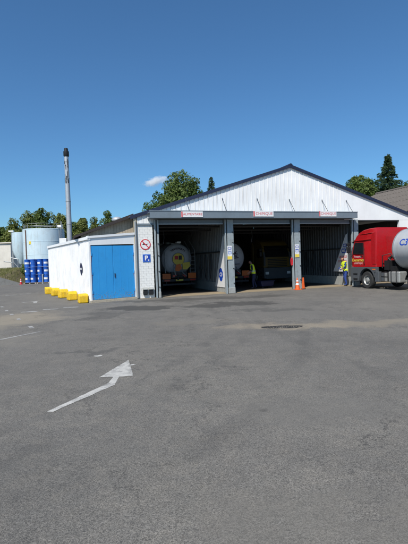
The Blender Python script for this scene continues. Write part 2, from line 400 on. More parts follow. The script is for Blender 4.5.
for k in range(260):
    x = random.uniform(-6, 7); y = random.uniform(3, 16); s = random.uniform(.004, .011); a = random.random()*6
    m.add([(x+s*math.cos(a+q*1.57), y+s*math.sin(a+q*1.57), .001) for q in range(4)] + [(x, y, s*.9)], [(0,1,4),(1,2,4),(2,3,4),(3,0,4)])
o = m.build('grit', surf('grit_mix', (.16,.15,.13), .95, (.04,.04,.04), .7, 1.0)); tag(o, 'scattered grit and pebbles lying on the asphalt', 'grit', kind='stuff')

# ------------------------------------------------------------------ hall frame of reference
A = Vector((-3.3077, 21.7181, 0)); TH = R(19.1327)
eu = Vector((math.cos(TH), math.sin(TH), 0)); ew = Vector((-math.sin(TH), math.cos(TH), 0))
def HL(u, w, z=0): return A + eu*u + ew*w + Vector((0,0,z))
RU = 8.9; RZ = 7.05; EZ = 4.24; RW = 17.8; DEP = 18.0
def rz(u): return EZ + (RZ-EZ)*(1-abs(u-RU)/RU)

hall = thing('wash_hall', 'long truck wash hall with white gable, navy roof edge and open bays', 'building', A, TH)
# gable cladding: one ribbed sheet after another
def gable_panel(u0, u1, zb, name, mat, rib=True):
    m = MB(); top = lambda u: rz(u)-.10
    us = [u0+.004, u1-.004]
    if u0 < RU < u1: us = [u0+.004, RU, u1-.004]
    if rib:
        base = [u0+.008, u0+.018, u0+.024, u0+.042, u0+.048, u1-.008]; dep = [-.004, -.004, -.028, -.028, -.004, -.004]
        pr = sorted([(a, d) for a, d in zip(base, dep)] + ([(RU, -.004)] if u0+.05 < RU < u1-.01 else []))
    else: pr = [(u, -.004) for u in us]
    k = len(pr)
    v = [(u, d, zb) for u, d in pr] + [(u, d, top(u)) for u, d in pr] + [(pr[0][0], .05, zb), (pr[-1][0], .05, zb), (pr[0][0], .05, top(pr[0][0])), (pr[-1][0], .05, top(pr[-1][0]))]
    f = [(i, i+1, k+i+1, k+i) for i in range(k-1)] + [(0, k, 2*k+2, 2*k), (k-1, 2*k+1, 2*k+3, 2*k-1), (2*k, 2*k+2, 2*k+3, 2*k+1)]
    f.append(tuple([2*k, 2*k+1] + list(range(k-1, -1, -1)))); f.append(tuple([2*k+2] + list(range(k, 2*k)) + [2*k+3]))
    m.add(v, f)
    return m.build(name, mat, hall)
u = 0.02; PW = .255
while u < 12.3:
    zb = 3.80 if u < .9 else 4.05
    gable_panel(u, u+PW, zb, 'cladding_panel', WHITE); u += PW
ue = u
for a_, b_ in ((ue, 15.1), (15.1, RW-.02)):
    gable_panel(a_, b_, 3.97, 'smooth_panel', WHITE2, False)
m = MB(); m.box(0.01, .055, 3.98, RW-.01, .15, 4.06)
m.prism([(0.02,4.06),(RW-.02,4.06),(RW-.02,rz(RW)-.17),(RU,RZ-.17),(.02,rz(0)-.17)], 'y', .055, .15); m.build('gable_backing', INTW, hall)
m = MB(); m.box(-.01, -.06, 3.72, 1.02, .0, 3.80); m.build('drip_trim', CANOPY, hall)
# roof: two sheets with a navy verge
for s in (0, 1):
    pts = [(-.28, rz(0)-.09), (RU, RZ), (RU, RZ+.05), (-.28, rz(0)-.04)] if s == 0 else [(RU, RZ), (RW+.3, rz(RW)-.095), (RW+.3, rz(RW)-.045), (RU, RZ+.05)]
    m = MB(); m.prism(pts, 'y', -.04, DEP+.3); m.build('roof_sheet', ROOFM, hall)
    q = [(-.32, rz(0)-.24), (RU, RZ-.115), (RU, RZ+.055), (-.32, rz(0)-.05)] if s == 0 else [(RU, RZ-.115), (RW+.35, rz(RW)-.25), (RW+.35, rz(RW)-.06), (RU, RZ+.055)]
    m = MB(); m.prism(q, 'y', -.105, -.045); m.build('verge_flashing', NAVY, hall)
m = MB(); m.prism([(RU-.12, RZ+.03),(RU+.12, RZ+.03),(RU, RZ+.13)], 'y', -.12, DEP+.3); m.build('ridge_cap', NAVY, hall)
# white brick pier (front face laid in courses) and outer walls
pier = MB(); pier.box(.012, .012, 0, .80, .25, 3.72); pier = pier.build('brick_pier', BRICKW, hall)
bmesh_brick = []
bm_ = MB(); bm_.box(-.5,-.5,-.5,.5,.5,.5); brick_proto = bm_.build('brick', BRICKW, pier, bevel=.0)
first = True
zc = 0.02; row = 0
while zc < 3.68:
    x = .0 if row % 2 == 0 else -.132
    while x < .80:
        a_, b_ = max(x, 0), min(x+.257, .80)
        if b_-a_ > .05:
            o = brick_proto if first else brick_proto.copy()
            if not first: col.objects.link(o); o.parent = pier
            first = False
            o.location = ((a_+b_)/2, .006 - random.uniform(0, .002), zc+.062); o.scale = (b_-a_-.005, .012, .119)
        x += .265
    zc += .124; row += 1
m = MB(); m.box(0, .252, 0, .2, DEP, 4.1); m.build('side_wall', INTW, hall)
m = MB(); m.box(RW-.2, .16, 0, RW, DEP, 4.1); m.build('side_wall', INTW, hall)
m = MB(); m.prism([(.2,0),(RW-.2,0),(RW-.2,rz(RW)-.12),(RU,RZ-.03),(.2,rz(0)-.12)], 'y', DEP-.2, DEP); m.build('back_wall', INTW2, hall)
m = MB(); m.box(16.62, 0, 0, RW-.002, .16, 3.965); m.build('front_wall', WHITE2, hall)
m = MB(); m.prism([(.0,1.3),(RW,1.3),(RW,DEP),(.0,DEP)], 'z', .0, .018); m.build('bay_floor', surf('floor_shaded', (.06,.05,.04), .5, (.03,.03,.025), .5, 1.5), hall)  # interior shade put into the floor colour, darker than at the entry
m = MB(); m.prism([(.0,-.1),(RW,-.1),(RW,1.3),(.0,1.3)], 'z', .0, .018); m.build('floor_lit_strip', HALLF, hall)  # same floor in a paler tone, standing for the sunlit strip at the openings
# inner walls between bays: profiled sheets on a kerb
def inner_wall(u0, side_mat, w0=.3):
    m = MB(); pr = []
    w = w0
    while w < DEP-.3:
        pr += [(u0-.04, w), (u0-.04, w+.14), (u0-.075, w+.17), (u0-.075, w+.24)]; w += .28
    pl = pr + [(u0+.06, w), (u0+.06, w0)]
    m.prism(pl, 'z', .55, 6.2 if 5 < u0 < 12 else 4.6); o = m.build('partition_wall', side_mat, hall)
    m = MB(); m.box(u0-.12, w0, 0.02, u0+.1, DEP-.3, .545); m.build('partition_kerb', CONC, hall)
    m = MB(); m.box(u0-.13, w0, 2.25, u0-.08, DEP-.3, 2.33); m.build('wall_rail', DARKM, o)
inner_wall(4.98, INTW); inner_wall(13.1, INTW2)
for w in (5.0, 10.0):
    m = MB(); m.box(.25, w, 3.95, RW-.25, w+.18, 4.15); m.build('roof_beam', DARKM, hall)
for (w, z, r_) in ((1.2, 3.72, .05), (2.6, 3.62, .035), (6.5, 3.7, .06)):
    m = MB(); m.tube([(.3, w, z), (13.0, w, z)], r_, 8); m.build('overhead_pipe', DARKM, hall)
for (uu, w) in ((2.0,2.6),(6.2,2.6),(7.6,2.6),(10.4,2.6),(11.8,1.2)):
    m = MB(); m.tube([(uu, w, 3.62), (uu+.04, w, 3.2), (uu-.02, w+.02, 2.95)], .022, 6); m.lathe([(.05,2.86),(.06,2.95)], 10, (uu-.02, w+.02, 0)); m.build('drop_pipe', DARKM, hall)
for (uu, w0) in ((4.86, 2.4), (12.98, 3.0)):
    for k in range(3):
        ww = w0+k*.9; m = MB(); m.tube([(uu-.06, ww, 2.2), (uu-.09, ww-.12, 1.3), (uu-.09, ww+.1, .75), (uu-.09, ww+.26, 1.3), (uu-.06, ww+.16, 2.2)], .028, 6); m.build('hung_hose', BLACK, hall)
# bay posts: steel channel, dark guide slot and cast foot
def bay_post(u0, u1, foot=True):
    m = MB(); m.box(u0+.17, -.20, 0, u1, .18, 3.98); p = m.build('bay_post', STEEL, hall, bevel=.012)
    m = MB(); m.box(u0+.03, -.21, 0, u0+.10, -.06, 3.98); m.build('door_guide', STEEL, p, bevel=.006)
    m = MB(); m.box(u0+.105, -.17, 0, u0+.165, .10, 3.97); m.build('guide_slot', BLACK, p)
    for z in (.55, 1.35, 2.15, 2.75, 3.3):
        m = MB(); m.lathe([(.032,-.228),(.032,-.205),(.02,-.235)][:2], 10, (u1-.06, 0, z), 'y'); m.build('bolt', DARKM, p)
    m = MB(); m.box(u0+.15, -.215, .0, u1+.015, .16, .32); m.build('post_foot', CONC, p, bevel=.02)
bay_post(.82, 1.08); bay_post(4.66, 5.19); bay_post(8.77, 9.32); bay_post(12.86, 13.34)
# rolled up shutters and lintels
for a_, b_ in ((1.08,4.66),(5.19,8.77),(9.32,12.86)):
    m = MB(); m.box(a_+.003, -.02, 3.80, b_-.003, .04, 3.98); sh = m.build('shutter', CANOPY, hall)
    m = MB(); m.box(a_+.01, -.05, 3.74, b_-.01, .05, 3.795); m.build('bottom_rail', GALV, sh)
m = MB(); m.box(13.34, .0, 3.90, 16.62, .2, 3.965); m.build('lintel', DARKM, hall)
# canopy beam with soffit
cp = MB(); cp.box(.55, -.68, 4.02, 12.92, -.62, 4.36); cp.box(.55, -.62, 4.02, 12.92, -.012, 4.06); cp.box(.55, -.62, 4.29, 12.92, -.05, 4.33)
cp.box(.53, -.70, 4.345, 12.94, -.58, 4.385)
canopy = cp.build('canopy', CANOPY, hall)
for ua in (1.55, 3.62, 5.7, 7.72, 9.9, 11.6):
    m = MB(); m.tube([(ua+1.05, -.62, 4.36), (ua+1.05, -.03, 5.12)], .013, 8); m.build('stay_rod', DARKM, canopy)
    m = MB(); m.box(ua+1.02, -.035-.012, 5.09, ua+1.08, -.036, 5.16); m.build('anchor_plate', GALV, canopy)

# wall fittings on the pier
for i, uu in enumerate((.30, .60)):
    t = thing('vent_hood', 'black wall vent with grey hood low on the pier, ' + ('next to the blue door' if i == 0 else 'next to the bay post'), 'vent', HL(uu, -.008, .18), TH, 'vents on the pier')
    m = MB(); m.prism([(-.10,0),(.10,0),(.12,.12),(.10,.27),(-.10,.27),(-.12,.12)], 'y', -.13, .0); m.build('body', BLACK, t, bevel=.02)
    m = MB(); m.prism([(0,.26),(-.16,.26),(-.17,.29),(-.10,.36),(0,.38)], 'x', -.12, .12); m.build('hood', CONC, t, bevel=.01)
# no smoking disc
t = thing('no_smoking_sign', 'round no smoking sign on the white brick pier', 'sign', HL(.40, -.004, 2.74), TH)
m = MB(); m.lathe([(.27, -.016),(.27,-.004)], 40, axis='y'); m.build('plate', LABELW, t)
m = MB()
for k in range(40):
    a, b = 2*math.pi*k/40, 2*math.pi*(k+1)/40
    m.add([(.27*math.cos(a),-.019,.27*math.sin(a)),(.27*math.cos(b),-.019,.27*math.sin(b)),(.225*math.cos(b),-.019,.225*math.sin(b)),(.225*math.cos(a),-.019,.225*math.sin(a))], [(0,1,2,3)])
d = .7071
m.add([(-d*.235-.016,-.0205,d*.235-.016),(d*.235-.016,-.0205,-d*.235-.016),(d*.235+.016,-.0205,-d*.235+.016),(-d*.235+.016,-.0205,d*.235+.016)], [(0,1,2,3)])
m.build('red_ring', RED, t)
m = MB(); m.add([(-.15,-.0185,-.02),(.10,-.0185,-.02),(.10,-.0185,.025),(-.15,-.0185,.025)], [(0,1,2,3)]); m.add([(-.14,-.0187,.0),(-.04,-.0187,.0),(-.04,-.0187,.06),(-.10,-.0187,.07)], [(0,1,2,3)])
m.add([(.11,-.0185,.0),(.13,-.0185,.0),(.16,-.0185,.08),(.14,-.0185,.09)], [(0,1,2,3)]); m.build('cigarette', BLACK, t)
t = thing('parking_sign', 'square blue sign with white letter P on the white brick pier', 'sign', HL(.44, -.004, 2.04), TH)
m = MB(); m.box(-.20,-.018,-.20,.20,-.003,.20); m.build('plate', SIGNLB, t, bevel=.01)
m = MB(); m.box(-.17,-.021,-.17,.17,-.0185,.17); m.build('field', SIGNB, t)
def wall_text(s, size, mat, parent, x, y, z, bold=0, name='lettering'):
    v, f = text(s, size, bold); m = MB(); m.add([(p[0]+x, y, p[1]+z) for p in v], f); return m.build(name, mat, parent)
wall_text('P', .33, LABELW, t, -.02, -.023, .0, .012)
m = MB(); m.box(.06,-.023,-.13,.13,-.0215,-.07); m.build('small_symbol', LABELW, t)
# bay name signs
for s, u0, u1, z0, z1, lab in (('ALIMENTAIRE', 2.14, 3.30, 4.05, 4.34, 'white canopy sign reading ALIMENTAIRE in red letters'),
        ('CHIMIQUE', 6.16, 7.37, 4.09, 4.39, 'white canopy sign reading CHIMIQUE over the bay with the hi-vis worker beside a white tank'),
        ('CHIMIQUE', 10.27, 11.43, 4.10, 4.41, 'white canopy sign reading CHIMIQUE over the empty bay beside the red truck')):
    t = thing('bay_sign', lab, 'sign', HL((u0+u1)/2, -.701, (z0+z1)/2), TH, 'bay name signs on the canopy')
    hw = (u1-u0)/2; hh = (z1-z0)/2
    m = MB(); m.box(-hw, -.012, -hh, hw, -.001, hh); m.build('plate', LABELW, t)
    m = MB(); m.box(-hw+.01, -.015, -hh+.01, -hw+.075, -.0125, hh-.01); m.build('red_band', RED, t)
    wall_text(s, .17 if len(s) > 9 else .215, RED, t, .04, -.015, 0, 0)
# post signs
for uu, lab in ((4.93, 'white and blue plate with yellow foot on the post beside the ALIMENTAIRE bay'), (9.07, 'white and blue plate with yellow foot on the post with orange cones')):
    t = thing('post_sign', lab, 'sign', HL(uu, -.226, 2.2), TH, 'plates on the bay posts')
    m = MB(); m.box(-.15, -.008, -.37, .13, 0, .37); m.build('plate', LABELW, t)
    m = MB(); m.box(-.145, -.011, -.36, .125, -.0085, -.19); m.build('yellow_band', SIGNY, t)
    wall_text('C3', .19, SIGNB, t, -.01, -.011, .22, .003)
    wall_text('C3', .19, SIGNLB, t, -.01, -.011, -.02, .003)
    m = MB(); m.box(-.12, -.011, .07, .10, -.0085, .10); m.build('blue_rule', SIGNB, t)
# banners hung on the partition walls just inside the bays
def side_banner(u0, w0, L, z0, z1, lab, kind):
    t = thing('wall_banner', lab, 'banner', HL(u0, w0, 0), TH+math.pi/2)   # local +x runs into the hall, local +y points to -u
    m = MB(); m.prism([(0,z0),(L,z0),(L*.97,z0+.1),(.16,z1-.06),(.10,z1),(0,z1)], 'y', .0, .012); m.build('sheet', LABELW, t)
    m = MB(); m.tube([(-.03,.01,z0-.25),(-.03,.01,z1+.08)], .022, 8); m.build('pole', GALV, t)
    def wt(s, size, mat, x, z, bold=0):
        v, f = text(s, size, bold); mm = MB(); mm.add([(x-p[0], .016, p[1]+z) for p in v], f); mm.build('lettering', mat, t)
    if kind == 0:
        m = MB()
        m.add([(.58+.30*math.cos(k*math.pi/16)*(1+.12*math.sin(k*1.9)), .015, 1.0+.38*math.sin(k*math.pi/16)) for k in range(32)], [tuple(range(31, -1, -1))]); m.build('oval_emblem', SIGNB, t)
        wt('C3', .30, LABELW, .58, 1.0, .008)
    else:
        wt('C3', .40, SIGNB, .36, 2.12, .012); wt('C3', .30, SIGNB, .24, 2.45, .01)
        wt('LAVAGE', .22, RED, .46, 1.76, .004); wt('CITERNES', .20, RED, .52, 1.50, .004)
    return t
side_banner(4.84, .36, 1.55, .30, 3.15, 'white tapering banner with dark blue oval emblem on the first partition wall', 0)
side_banner(12.96, .36, 1.45, .85, 3.15, 'white tapering banner with blue and red lettering on the wall behind the blue-trousered worker', 1)

# ------------------------------------------------------------------ lean-to behind the shed and the shed itself
lean = thing('timber_lean_to', 'lean-to with weathered brown timber gable and dark sagging roof edge behind the white shed', 'building', A, TH)
def lz(u): return 4.34 + .36*u
u = -2.68
while u < -.03:
    wdt = random.uniform(.13, .17); b_ = min(u+wdt, -.02)
    m = MB(); dpt = random.uniform(0, .012)
    m.prism([(u+.003, 2.6), (b_-.003, 2.6), (b_-.003, lz(b_)-.10), (u+.003, lz(u)-.10)], 'y', 1.0-dpt, 1.03); m.build('plank', TIMBER, lean)
    u += wdt
m = MB(); m.prism([(-2.68,0.0),(-.02,0.0),(-.02,lz(0)-.12),(-2.68,lz(-2.68)-.12)], 'y', 1.035, 1.1); m.build('frame_wall', DARKM, lean)
m = MB(); m.prism([(-3.0,lz(-3.0)-.08),(-.0,lz(0)-.10),(-.0,lz(0)+.03),(-3.0,lz(-3.0)-.0)], 'y', .78, 9.5); m.build('roof', DROOF, lean)
m = MB(); m.prism([(-3.06,lz(-3.06)-.09),(-.02,lz(0)-.13),(-.02,lz(0)+.05),(-3.06,lz(-3.06)+.02)], 'y', .72, .775); m.build('barge_board', DROOF, lean)
m = MB(); m.lathe([(.26,0),(.27,.06),(.24,.14),(.14,.2),(.02,.22)], 18, (-.75, 1.6, lz(-.75)+.03)); m.build('roof_vent', ZINC, lean, smooth=True)
m = MB(); m.box(-2.42, .66, lz(-2.4)-.30, -2.30, .715, lz(-2.4)-.22); m.build('flood_lamp', PANEWHITE, lean)
m = MB(); m.box(-.16, -.035, 0, -.015, .05, 4.05); m.build('corner_post', BEIGE, lean)
m = MB(); m.tube([(-.09,-.09,.05),(-.09,-.09,3.9)], .045, 10); m.build('downpipe', GALV, lean)

S0 = Vector((-5.385, 20.262, 0)); S1 = Vector((-10.81, 29.56, 0)); S2 = Vector((-3.45, 21.66, 0))
shed = thing('white_shed', 'low white ribbed metal shed with blue double door joined to the hall', 'shed', S0, 0)
el_ = (S1-S0); LL = el_.length-.95; el_.normalize(); nl = Vector((el_.y, -el_.x, 0)); nl = -nl if nl.x > 0 else nl
ef = (S2-S0); LF = ef.length; ef.normalize(); nf = Vector((ef.y, -ef.x, 0)); nf = -nf if nf.y > 0 else nf
HZ0, HZ1 = 3.11, 3.30
def oriented(mb, e, nrm, name, mat, parent, **k):
    mb.v = [tuple(e*p[0] + nrm*p[1] + Vector((0,0,p[2]))) for p in mb.v]; return mb.build(name, mat, parent, **k)
npan = 11; pw = LL/npan
for i in range(npan):
    m = MB(); a_ = i*pw+.002; pr = []
    nr = 4; st = (pw-.004)/nr
    for k in range(nr):
        q = a_+k*st; pr += [(q, 0), (q+st-.10, 0), (q+st-.075, .032), (q+st-.03, .032)]
    pr.append((a_+pw-.004, 0))
    pl = [(x, y) for x, y in pr]
    kk = len(pl)
    jit = random.uniform(-.004, .004)
    v = [(x, y+jit, .10) for x, y in pl] + [(x, y+jit, HZ0-.12) for x, y in pl]
    m.add(v, [(j, j+1, kk+j+1, kk+j) for j in range(kk-1)])
    oriented(m, el_, nl, 'wall_panel', SHEDW, shed)
m = MB(); m.box(0, -.06, 0, LL, -.006, HZ0-.12); oriented(m, el_, nl, 'inner_wall', INTW, shed)
m = MB(); m.box(-.02, -.05, 0, LL, .045, .10); oriented(m, el_, nl, 'plinth', CONC, shed)
m = MB(); m.box(-.05, -.07, HZ0-.12, LL+.05, .075, HZ0+.02); oriented(m, el_, nl, 'eave_trim', WHITE2, shed)
# front: jambs, fascia, two door leaves
m = MB(); m.prism([(-.0,2.73),(LF,2.78),(LF,HZ1),(0,HZ0)], 'y', -.10, .02); oriented(m, ef, nf, 'front_fascia', WHITE2, shed)
m = MB(); m.prism([(-.07,HZ0-.06),(LF+.0,HZ1-.06),(LF+.0,HZ1+.05),(-.07,HZ0+.04)], 'y', -.12, .07); oriented(m, ef, nf, 'front_trim', WHITE2, shed)
m = MB(); m.box(.0, -.1, 0.02, .075, .03, 2.735); oriented(m, ef, nf, 'door_jamb', WHITE2, shed)
m = MB(); m.box(LF-.05, -.1, 0.02, LF-.001, .03, 2.78); oriented(m, ef, nf, 'door_jamb', WHITE2, shed)
for a_, b_ in ((.08, 1.19), (1.205, LF-.055)):
    m = MB(); m.box(a_, -.06, .13, b_, .0, 2.70); dr = oriented(m, ef, nf, 'door_leaf', BLUE, shed, bevel=.008)
    for k in (.33, .66):
        m = MB(); x = a_+(b_-a_)*k; m.box(x-.012, .0, .18, x+.012, .003, 2.66); oriented(m, ef, nf, 'pressed_rib', BLUE, dr)
    for z in (.5, 1.4, 2.3):
        xx = a_+.04 if a_ < .5 else b_-.04
        m = MB(); m.tube([(xx, .015, z-.07), (xx, .015, z+.07)], .016, 8); oriented(m, ef, nf, 'hinge', BLUE, dr)
m = MB(); m.box(1.25, .001, 1.15, 1.29, .03, 1.35); oriented(m, ef, nf, 'handle', DARKM, dr)
m = MB(); m.box(-.02, -.1, 0, LF, .12, .115); oriented(m, ef, nf, 'threshold', surf('pale_threshold', (.46,.40,.31), .9, (.2,.16,.11), .5, 3, bump=.05), shed)
m = MB()
rp = [S0*0, el_*LL, el_*LL + ef*2.2, ef*LF]
m.add([tuple(p+Vector((0,0,HZ0-.03+(.15 if i in (2,3) else 0)))) for i, p in enumerate(rp)] + [tuple(p+Vector((0,0,HZ0-.08+(.15 if i in (2,3) else 0)))) for i, p in enumerate(rp)],
      [(0,1,2,3),(7,6,5,4),(0,4,5,1),(1,5,6,2),(2,6,7,3),(3,7,4,0)]); m.build('flat_roof', ROOFM, shed)
m = MB(); m.add([tuple(el_*LL+Vector((0,0,0))), tuple(el_*LL+ef*2.2), tuple(el_*LL+ef*2.2+Vector((0,0,3.1))), tuple(el_*LL+Vector((0,0,HZ0-.1)))], [(0,1,2,3)]); m.build('rear_wall', SHEDW, shed)
spl = surf('mud_splash', (.30,.27,.22), .95, (.2,.17,.13), .5, 6)
m = MB()
for k in range(420):
    x = random.uniform(.05, LL-.1); z = .11+abs(random.gauss(0,.16)); r_ = random.uniform(.006,.022)*(1.4 if z < .25 else 1); y = .0345
    m.add([(x+r_*math.cos(q*1.047)*random.uniform(.6,1.2), y, z+r_*math.sin(q*1.047)*random.uniform(.6,1.2)) for q in range(6)], [tuple(range(6))])
oriented(m, el_, nl, 'mud_splash', spl, shed, kind='stuff')
m = MB()
for k in range(240):
    x = random.uniform(.1, LF-.1); z = .14+abs(random.gauss(0,.14)); r_ = random.uniform(.005,.016)
    m.add([(x+r_*math.cos(q*1.047)*random.uniform(.6,1.2), .0095, z+r_*math.sin(q*1.047)*random.uniform(.6,1.2)) for q in range(6)], [tuple(range(6))])
oriented(m, ef, nf, 'door_splash', spl, shed, kind='stuff')
for z in (.5, 1.4, 2.3):
    for xx in (.12, LF-.095):
        m = MB(); m.prism([(xx-.012,z-.08),(xx+.014,z-.08),(xx+.006,z-.30-random.random()*.25),(xx-.004,z-.27)], 'y', .001, .003); oriented(m, ef, nf, 'rust_run', RUST, shed)
# oval plate on the long wall
t = thing('oval_plate', 'small blue oval plate on the long white shed wall', 'sign', S0 + el_*1.38 + nl*.034 + Vector((0,0,1.62)), math.atan2(-el_.y, -el_.x))
m = MB(); m.add([(.19*math.cos(k*math.pi/14), -.012, .30*math.sin(k*math.pi/14)) for k in range(28)] + [(.19*math.cos(k*math.pi/14), .0, .30*math.sin(k*math.pi/14)) for k in range(28)],
   [tuple(range(28)), tuple(range(55,27,-1))] + [(k, k+28, (k+1) % 28+28, (k+1) % 28) for k in range(28)]); m.build('plate', NAVYC, t)
m = MB(); m.box(-.12, -.016, -.05, .12, -.0125, .05); m.build('white_mark', LABELW, t)
# yellow concrete blocks
for i, sdist in enumerate((.10, 2.25, 4.35, 6.5, 8.7)):
    labs = ['yellow painted concrete block at the shed corner nearest the blue door', 'yellow concrete block second from the blue door along the shed', 'yellow concrete block in the middle of the row along the shed',
            'yellow concrete block second from the drum end of the shed', 'yellow concrete block at the end of the row towards the drums']
    p = S0 + el_*(sdist+.30) + nl*.27
    bb = MB(); J_ = lambda q: q+random.uniform(-.025,.025)
    bb.prism([(J_(-.25),0),(J_(.25),0),(J_(.25),J_(.29)),(J_(.18),J_(.43)),(J_(-.20),J_(.43)),(J_(-.25),J_(.33))], 'y', -.21, .21)
    bb.v = [(x+random.uniform(-.012,.012), y+random.uniform(-.015,.015), z+(random.uniform(-.012,.012) if z > .05 else 0)) for x, y, z in bb.v]
    o = bb.build('yellow_block', YELLOW, None, bevel=.05, seg=3)
    o.location = p; o.rotation_euler = (0, 0, math.atan2(el_.y, el_.x) + random.uniform(-.22, .22) + (math.pi if i % 2 else 0)); o.scale = (1, random.uniform(.92,1.08), random.uniform(1.06,1.18))
    tag(o, labs[i], 'concrete block', 'yellow blocks along the shed')

# ------------------------------------------------------------------ chimney
ch = thing('chimney_stack', 'tall slim metal chimney with black cap behind the white shed', 'chimney', (-10.5, 34.0, 0))
m = MB(); m.lathe([(.22,0),(.22,2.5),(.20,4),(.165,10.0),(.16,10.35)], 20); st = m.build('flue', ZINC, ch, smooth=True)
for z in (3.2, 5.0, 6.8, 8.6, 9.9):
    m = MB(); r_ = .215 if z < 4 else .202-(z-4)*.0058; m.lathe([(r_, z),(r_+.012, z+.01),(r_+.012, z+.07),(r_, z+.08)], 20); m.build('joint_band', GALV, st)
m = MB(); m.lathe([(.18,10.35),(.215,10.4),(.215,10.75),(.16,10.8),(.15,10.98),(.13,11.0)], 18); m.build('cap', BLACK, ch, smooth=True)
m = MB()
for k in range(16):
    z = random.uniform(8.3, 10.0); a = random.uniform(-2.6, -.6); w_ = random.uniform(.02,.08); hh = random.uniform(.05,.3); r_ = .185-(z-7)*.0058+.014
    m.add([(r_*math.cos(a+x*w_*3), r_*math.sin(a+x*w_*3), z+y*hh) for x, y in ((-1,-.8),(1,-1),(.8,.9),(-.9,1))], [(0,1,2,3)])
m.build('soot_stain', DARKM, ch)
m = MB(); m.box(-.75, -.25, 3.55, -.2, .2, 3.95); m.build('fan_box', PANEWHITE, ch, bevel=.02)
m = MB(); m.tube([(-.5,0,0),(-.5,0,3.56)], .05, 8); m.build('fan_leg', GALV, ch)
ll = thing('flood_light_mast', 'thin mast with small floodlight beside the pale blue tank', 'lamp', (-16.3, 49.0, 0))
m = MB(); m.tube([(0,0,0),(0,0,6.3)], .06, 8); m.build('mast', GALV, ll)
m = MB(); m.box(-.1,-.28,6.15,.35,.05,6.42); m.build('lamp_head', PANEWHITE, ll, bevel=.03)

# ------------------------------------------------------------------ storage tanks
tk = thing('storage_tank', 'wide pale blue cylindrical storage tank with railing behind the blue drums', 'tank', (-19.75, 53.6, 0))
rT = 2.45; hT = 6.35
m = MB(); m.lathe([(rT,0),(rT,hT)], 72); m.lathe([(rT,hT),(rT-.02,hT+.02),(.05,hT+.10)], 72); sh_ = m.build('shell', TANKB, tk, smooth=True)
for z in (1.6, 3.2, 4.8, 6.27):
    m = MB(); m.lathe([(rT+.002,z),(rT+.012,z+.01),(rT+.012,z+.05),(rT+.002,z+.06)], 72); m.build('weld_ring', TANKB, sh_)
for k in range(12):
    a = k*math.pi/6
    m = MB(); m.tube([((rT-.1)*math.cos(a),(rT-.1)*math.sin(a),hT),((rT-.1)*math.cos(a),(rT-.1)*math.sin(a),hT+.62)], .02, 6); m.build('rail_post', GALV, tk)
for z in (.33, .62):
    m = MB(); m.tube([((rT-.1)*math.cos(k*math.pi/24),(rT-.1)*math.sin(k*math.pi/24),hT+z) for k in range(49)], .016, 6, caps=False); m.build('handrail', GALV, tk)
a = R(236)
m = MB(); m.tube([((rT+.1)*math.cos(a),(rT+.1)*math.sin(a),.2),((rT+.1)*math.cos(a),(rT+.1)*math.sin(a),hT-.1)], .05, 8); m.build('fill_pipe', RUST, tk)
a = R(250)
m = MB(); m.box((rT+.02)*math.cos(a)-.12,(rT+.02)*math.sin(a)-.03,4.5,(rT+.02)*math.cos(a)+.14,(rT+.02)*math.sin(a)+.06,4.85); m.build('name_plate', SIGNY, tk)
# ladder on the right side
a = R(340); lx, ly = (rT+.2)*math.cos(a), (rT+.2)*math.sin(a)
m = MB()
for s in (-.2, .2): m.tube([(lx, ly+s, .2),(lx, ly+s, hT+.9)], .03, 6)
for z in range(21): m.tube([(lx, ly-.2, .4+z*.31),(lx, ly+.2, .4+z*.31)], .018, 6)
m.build('ladder', GALV, tk)
si = thing('hopper_silo', 'narrower pale blue silo with cone bottom on legs beside the wide tank', 'silo', (-23.75, 56.2, 0))
m = MB(); m.lathe([(.25,2.2),(1.05,3.75),(1.05,6.28),(1.0,6.3),(.1,6.36)], 40); m.build('shell', TANKB, si, smooth=True)
for sx in (-.8,.8):
    for sy in (-.8,.8):
        m = MB(); m.tube([(sx,sy,0),(sx,sy,3.9)], .07, 8); m.build('leg', GALV, si)
m = MB(); m.tube([(-.8,-.8,.6),(.8,-.8,2.6)], .035, 6); m.tube([(.8,-.8,.6),(-.8,-.8,2.6)], .035, 6); m.build('cross_brace', GALV, si)
m = MB(); m.tube([(0,0,2.3),(0,0,1.1),(0,-.7,.9),(.9,-1.0,.9)], .09, 8); m.build('outlet_pipe', GALV, si)
for s in (-1,):
    m = MB(); m.tube([(-1.15,-.1,.3),(-1.15,-.1,6.5)], .04, 6); m.tube([(-1.15,.25,.3),(-1.15,.25,6.5)], .04, 6); m.build('ladder_rail', GALV, si)
m = MB(); m.box(-1.5,-.15,6.45,-.9,.25,6.62); m.build('flood_lamp', PANEWHITE, si)
pc = thing('pump_cabinet', 'beige pump cabinet with bent pipes under the silo', 'cabinet', (-21.9, 50.2, .45), .2)
m = MB(); m.box(-.35,-.3,0,.35,.3,1.3); cb = m.build('cabinet', BEIGE, pc, bevel=.03)
m = MB(); m.box(-.3,-.315,.15,.3,-.302,1.2); m.build('door', BEIGE, cb)
m = MB(); m.tube([(-.3,0,1.3),(-.4,0,1.9),(-1.3,0,2.1)], .06, 8); m.tube([(.2,0,1.3),(.3,0,2.3),(-.6,.2,2.5)], .05, 8); m.build('pipe', GALV, pc)

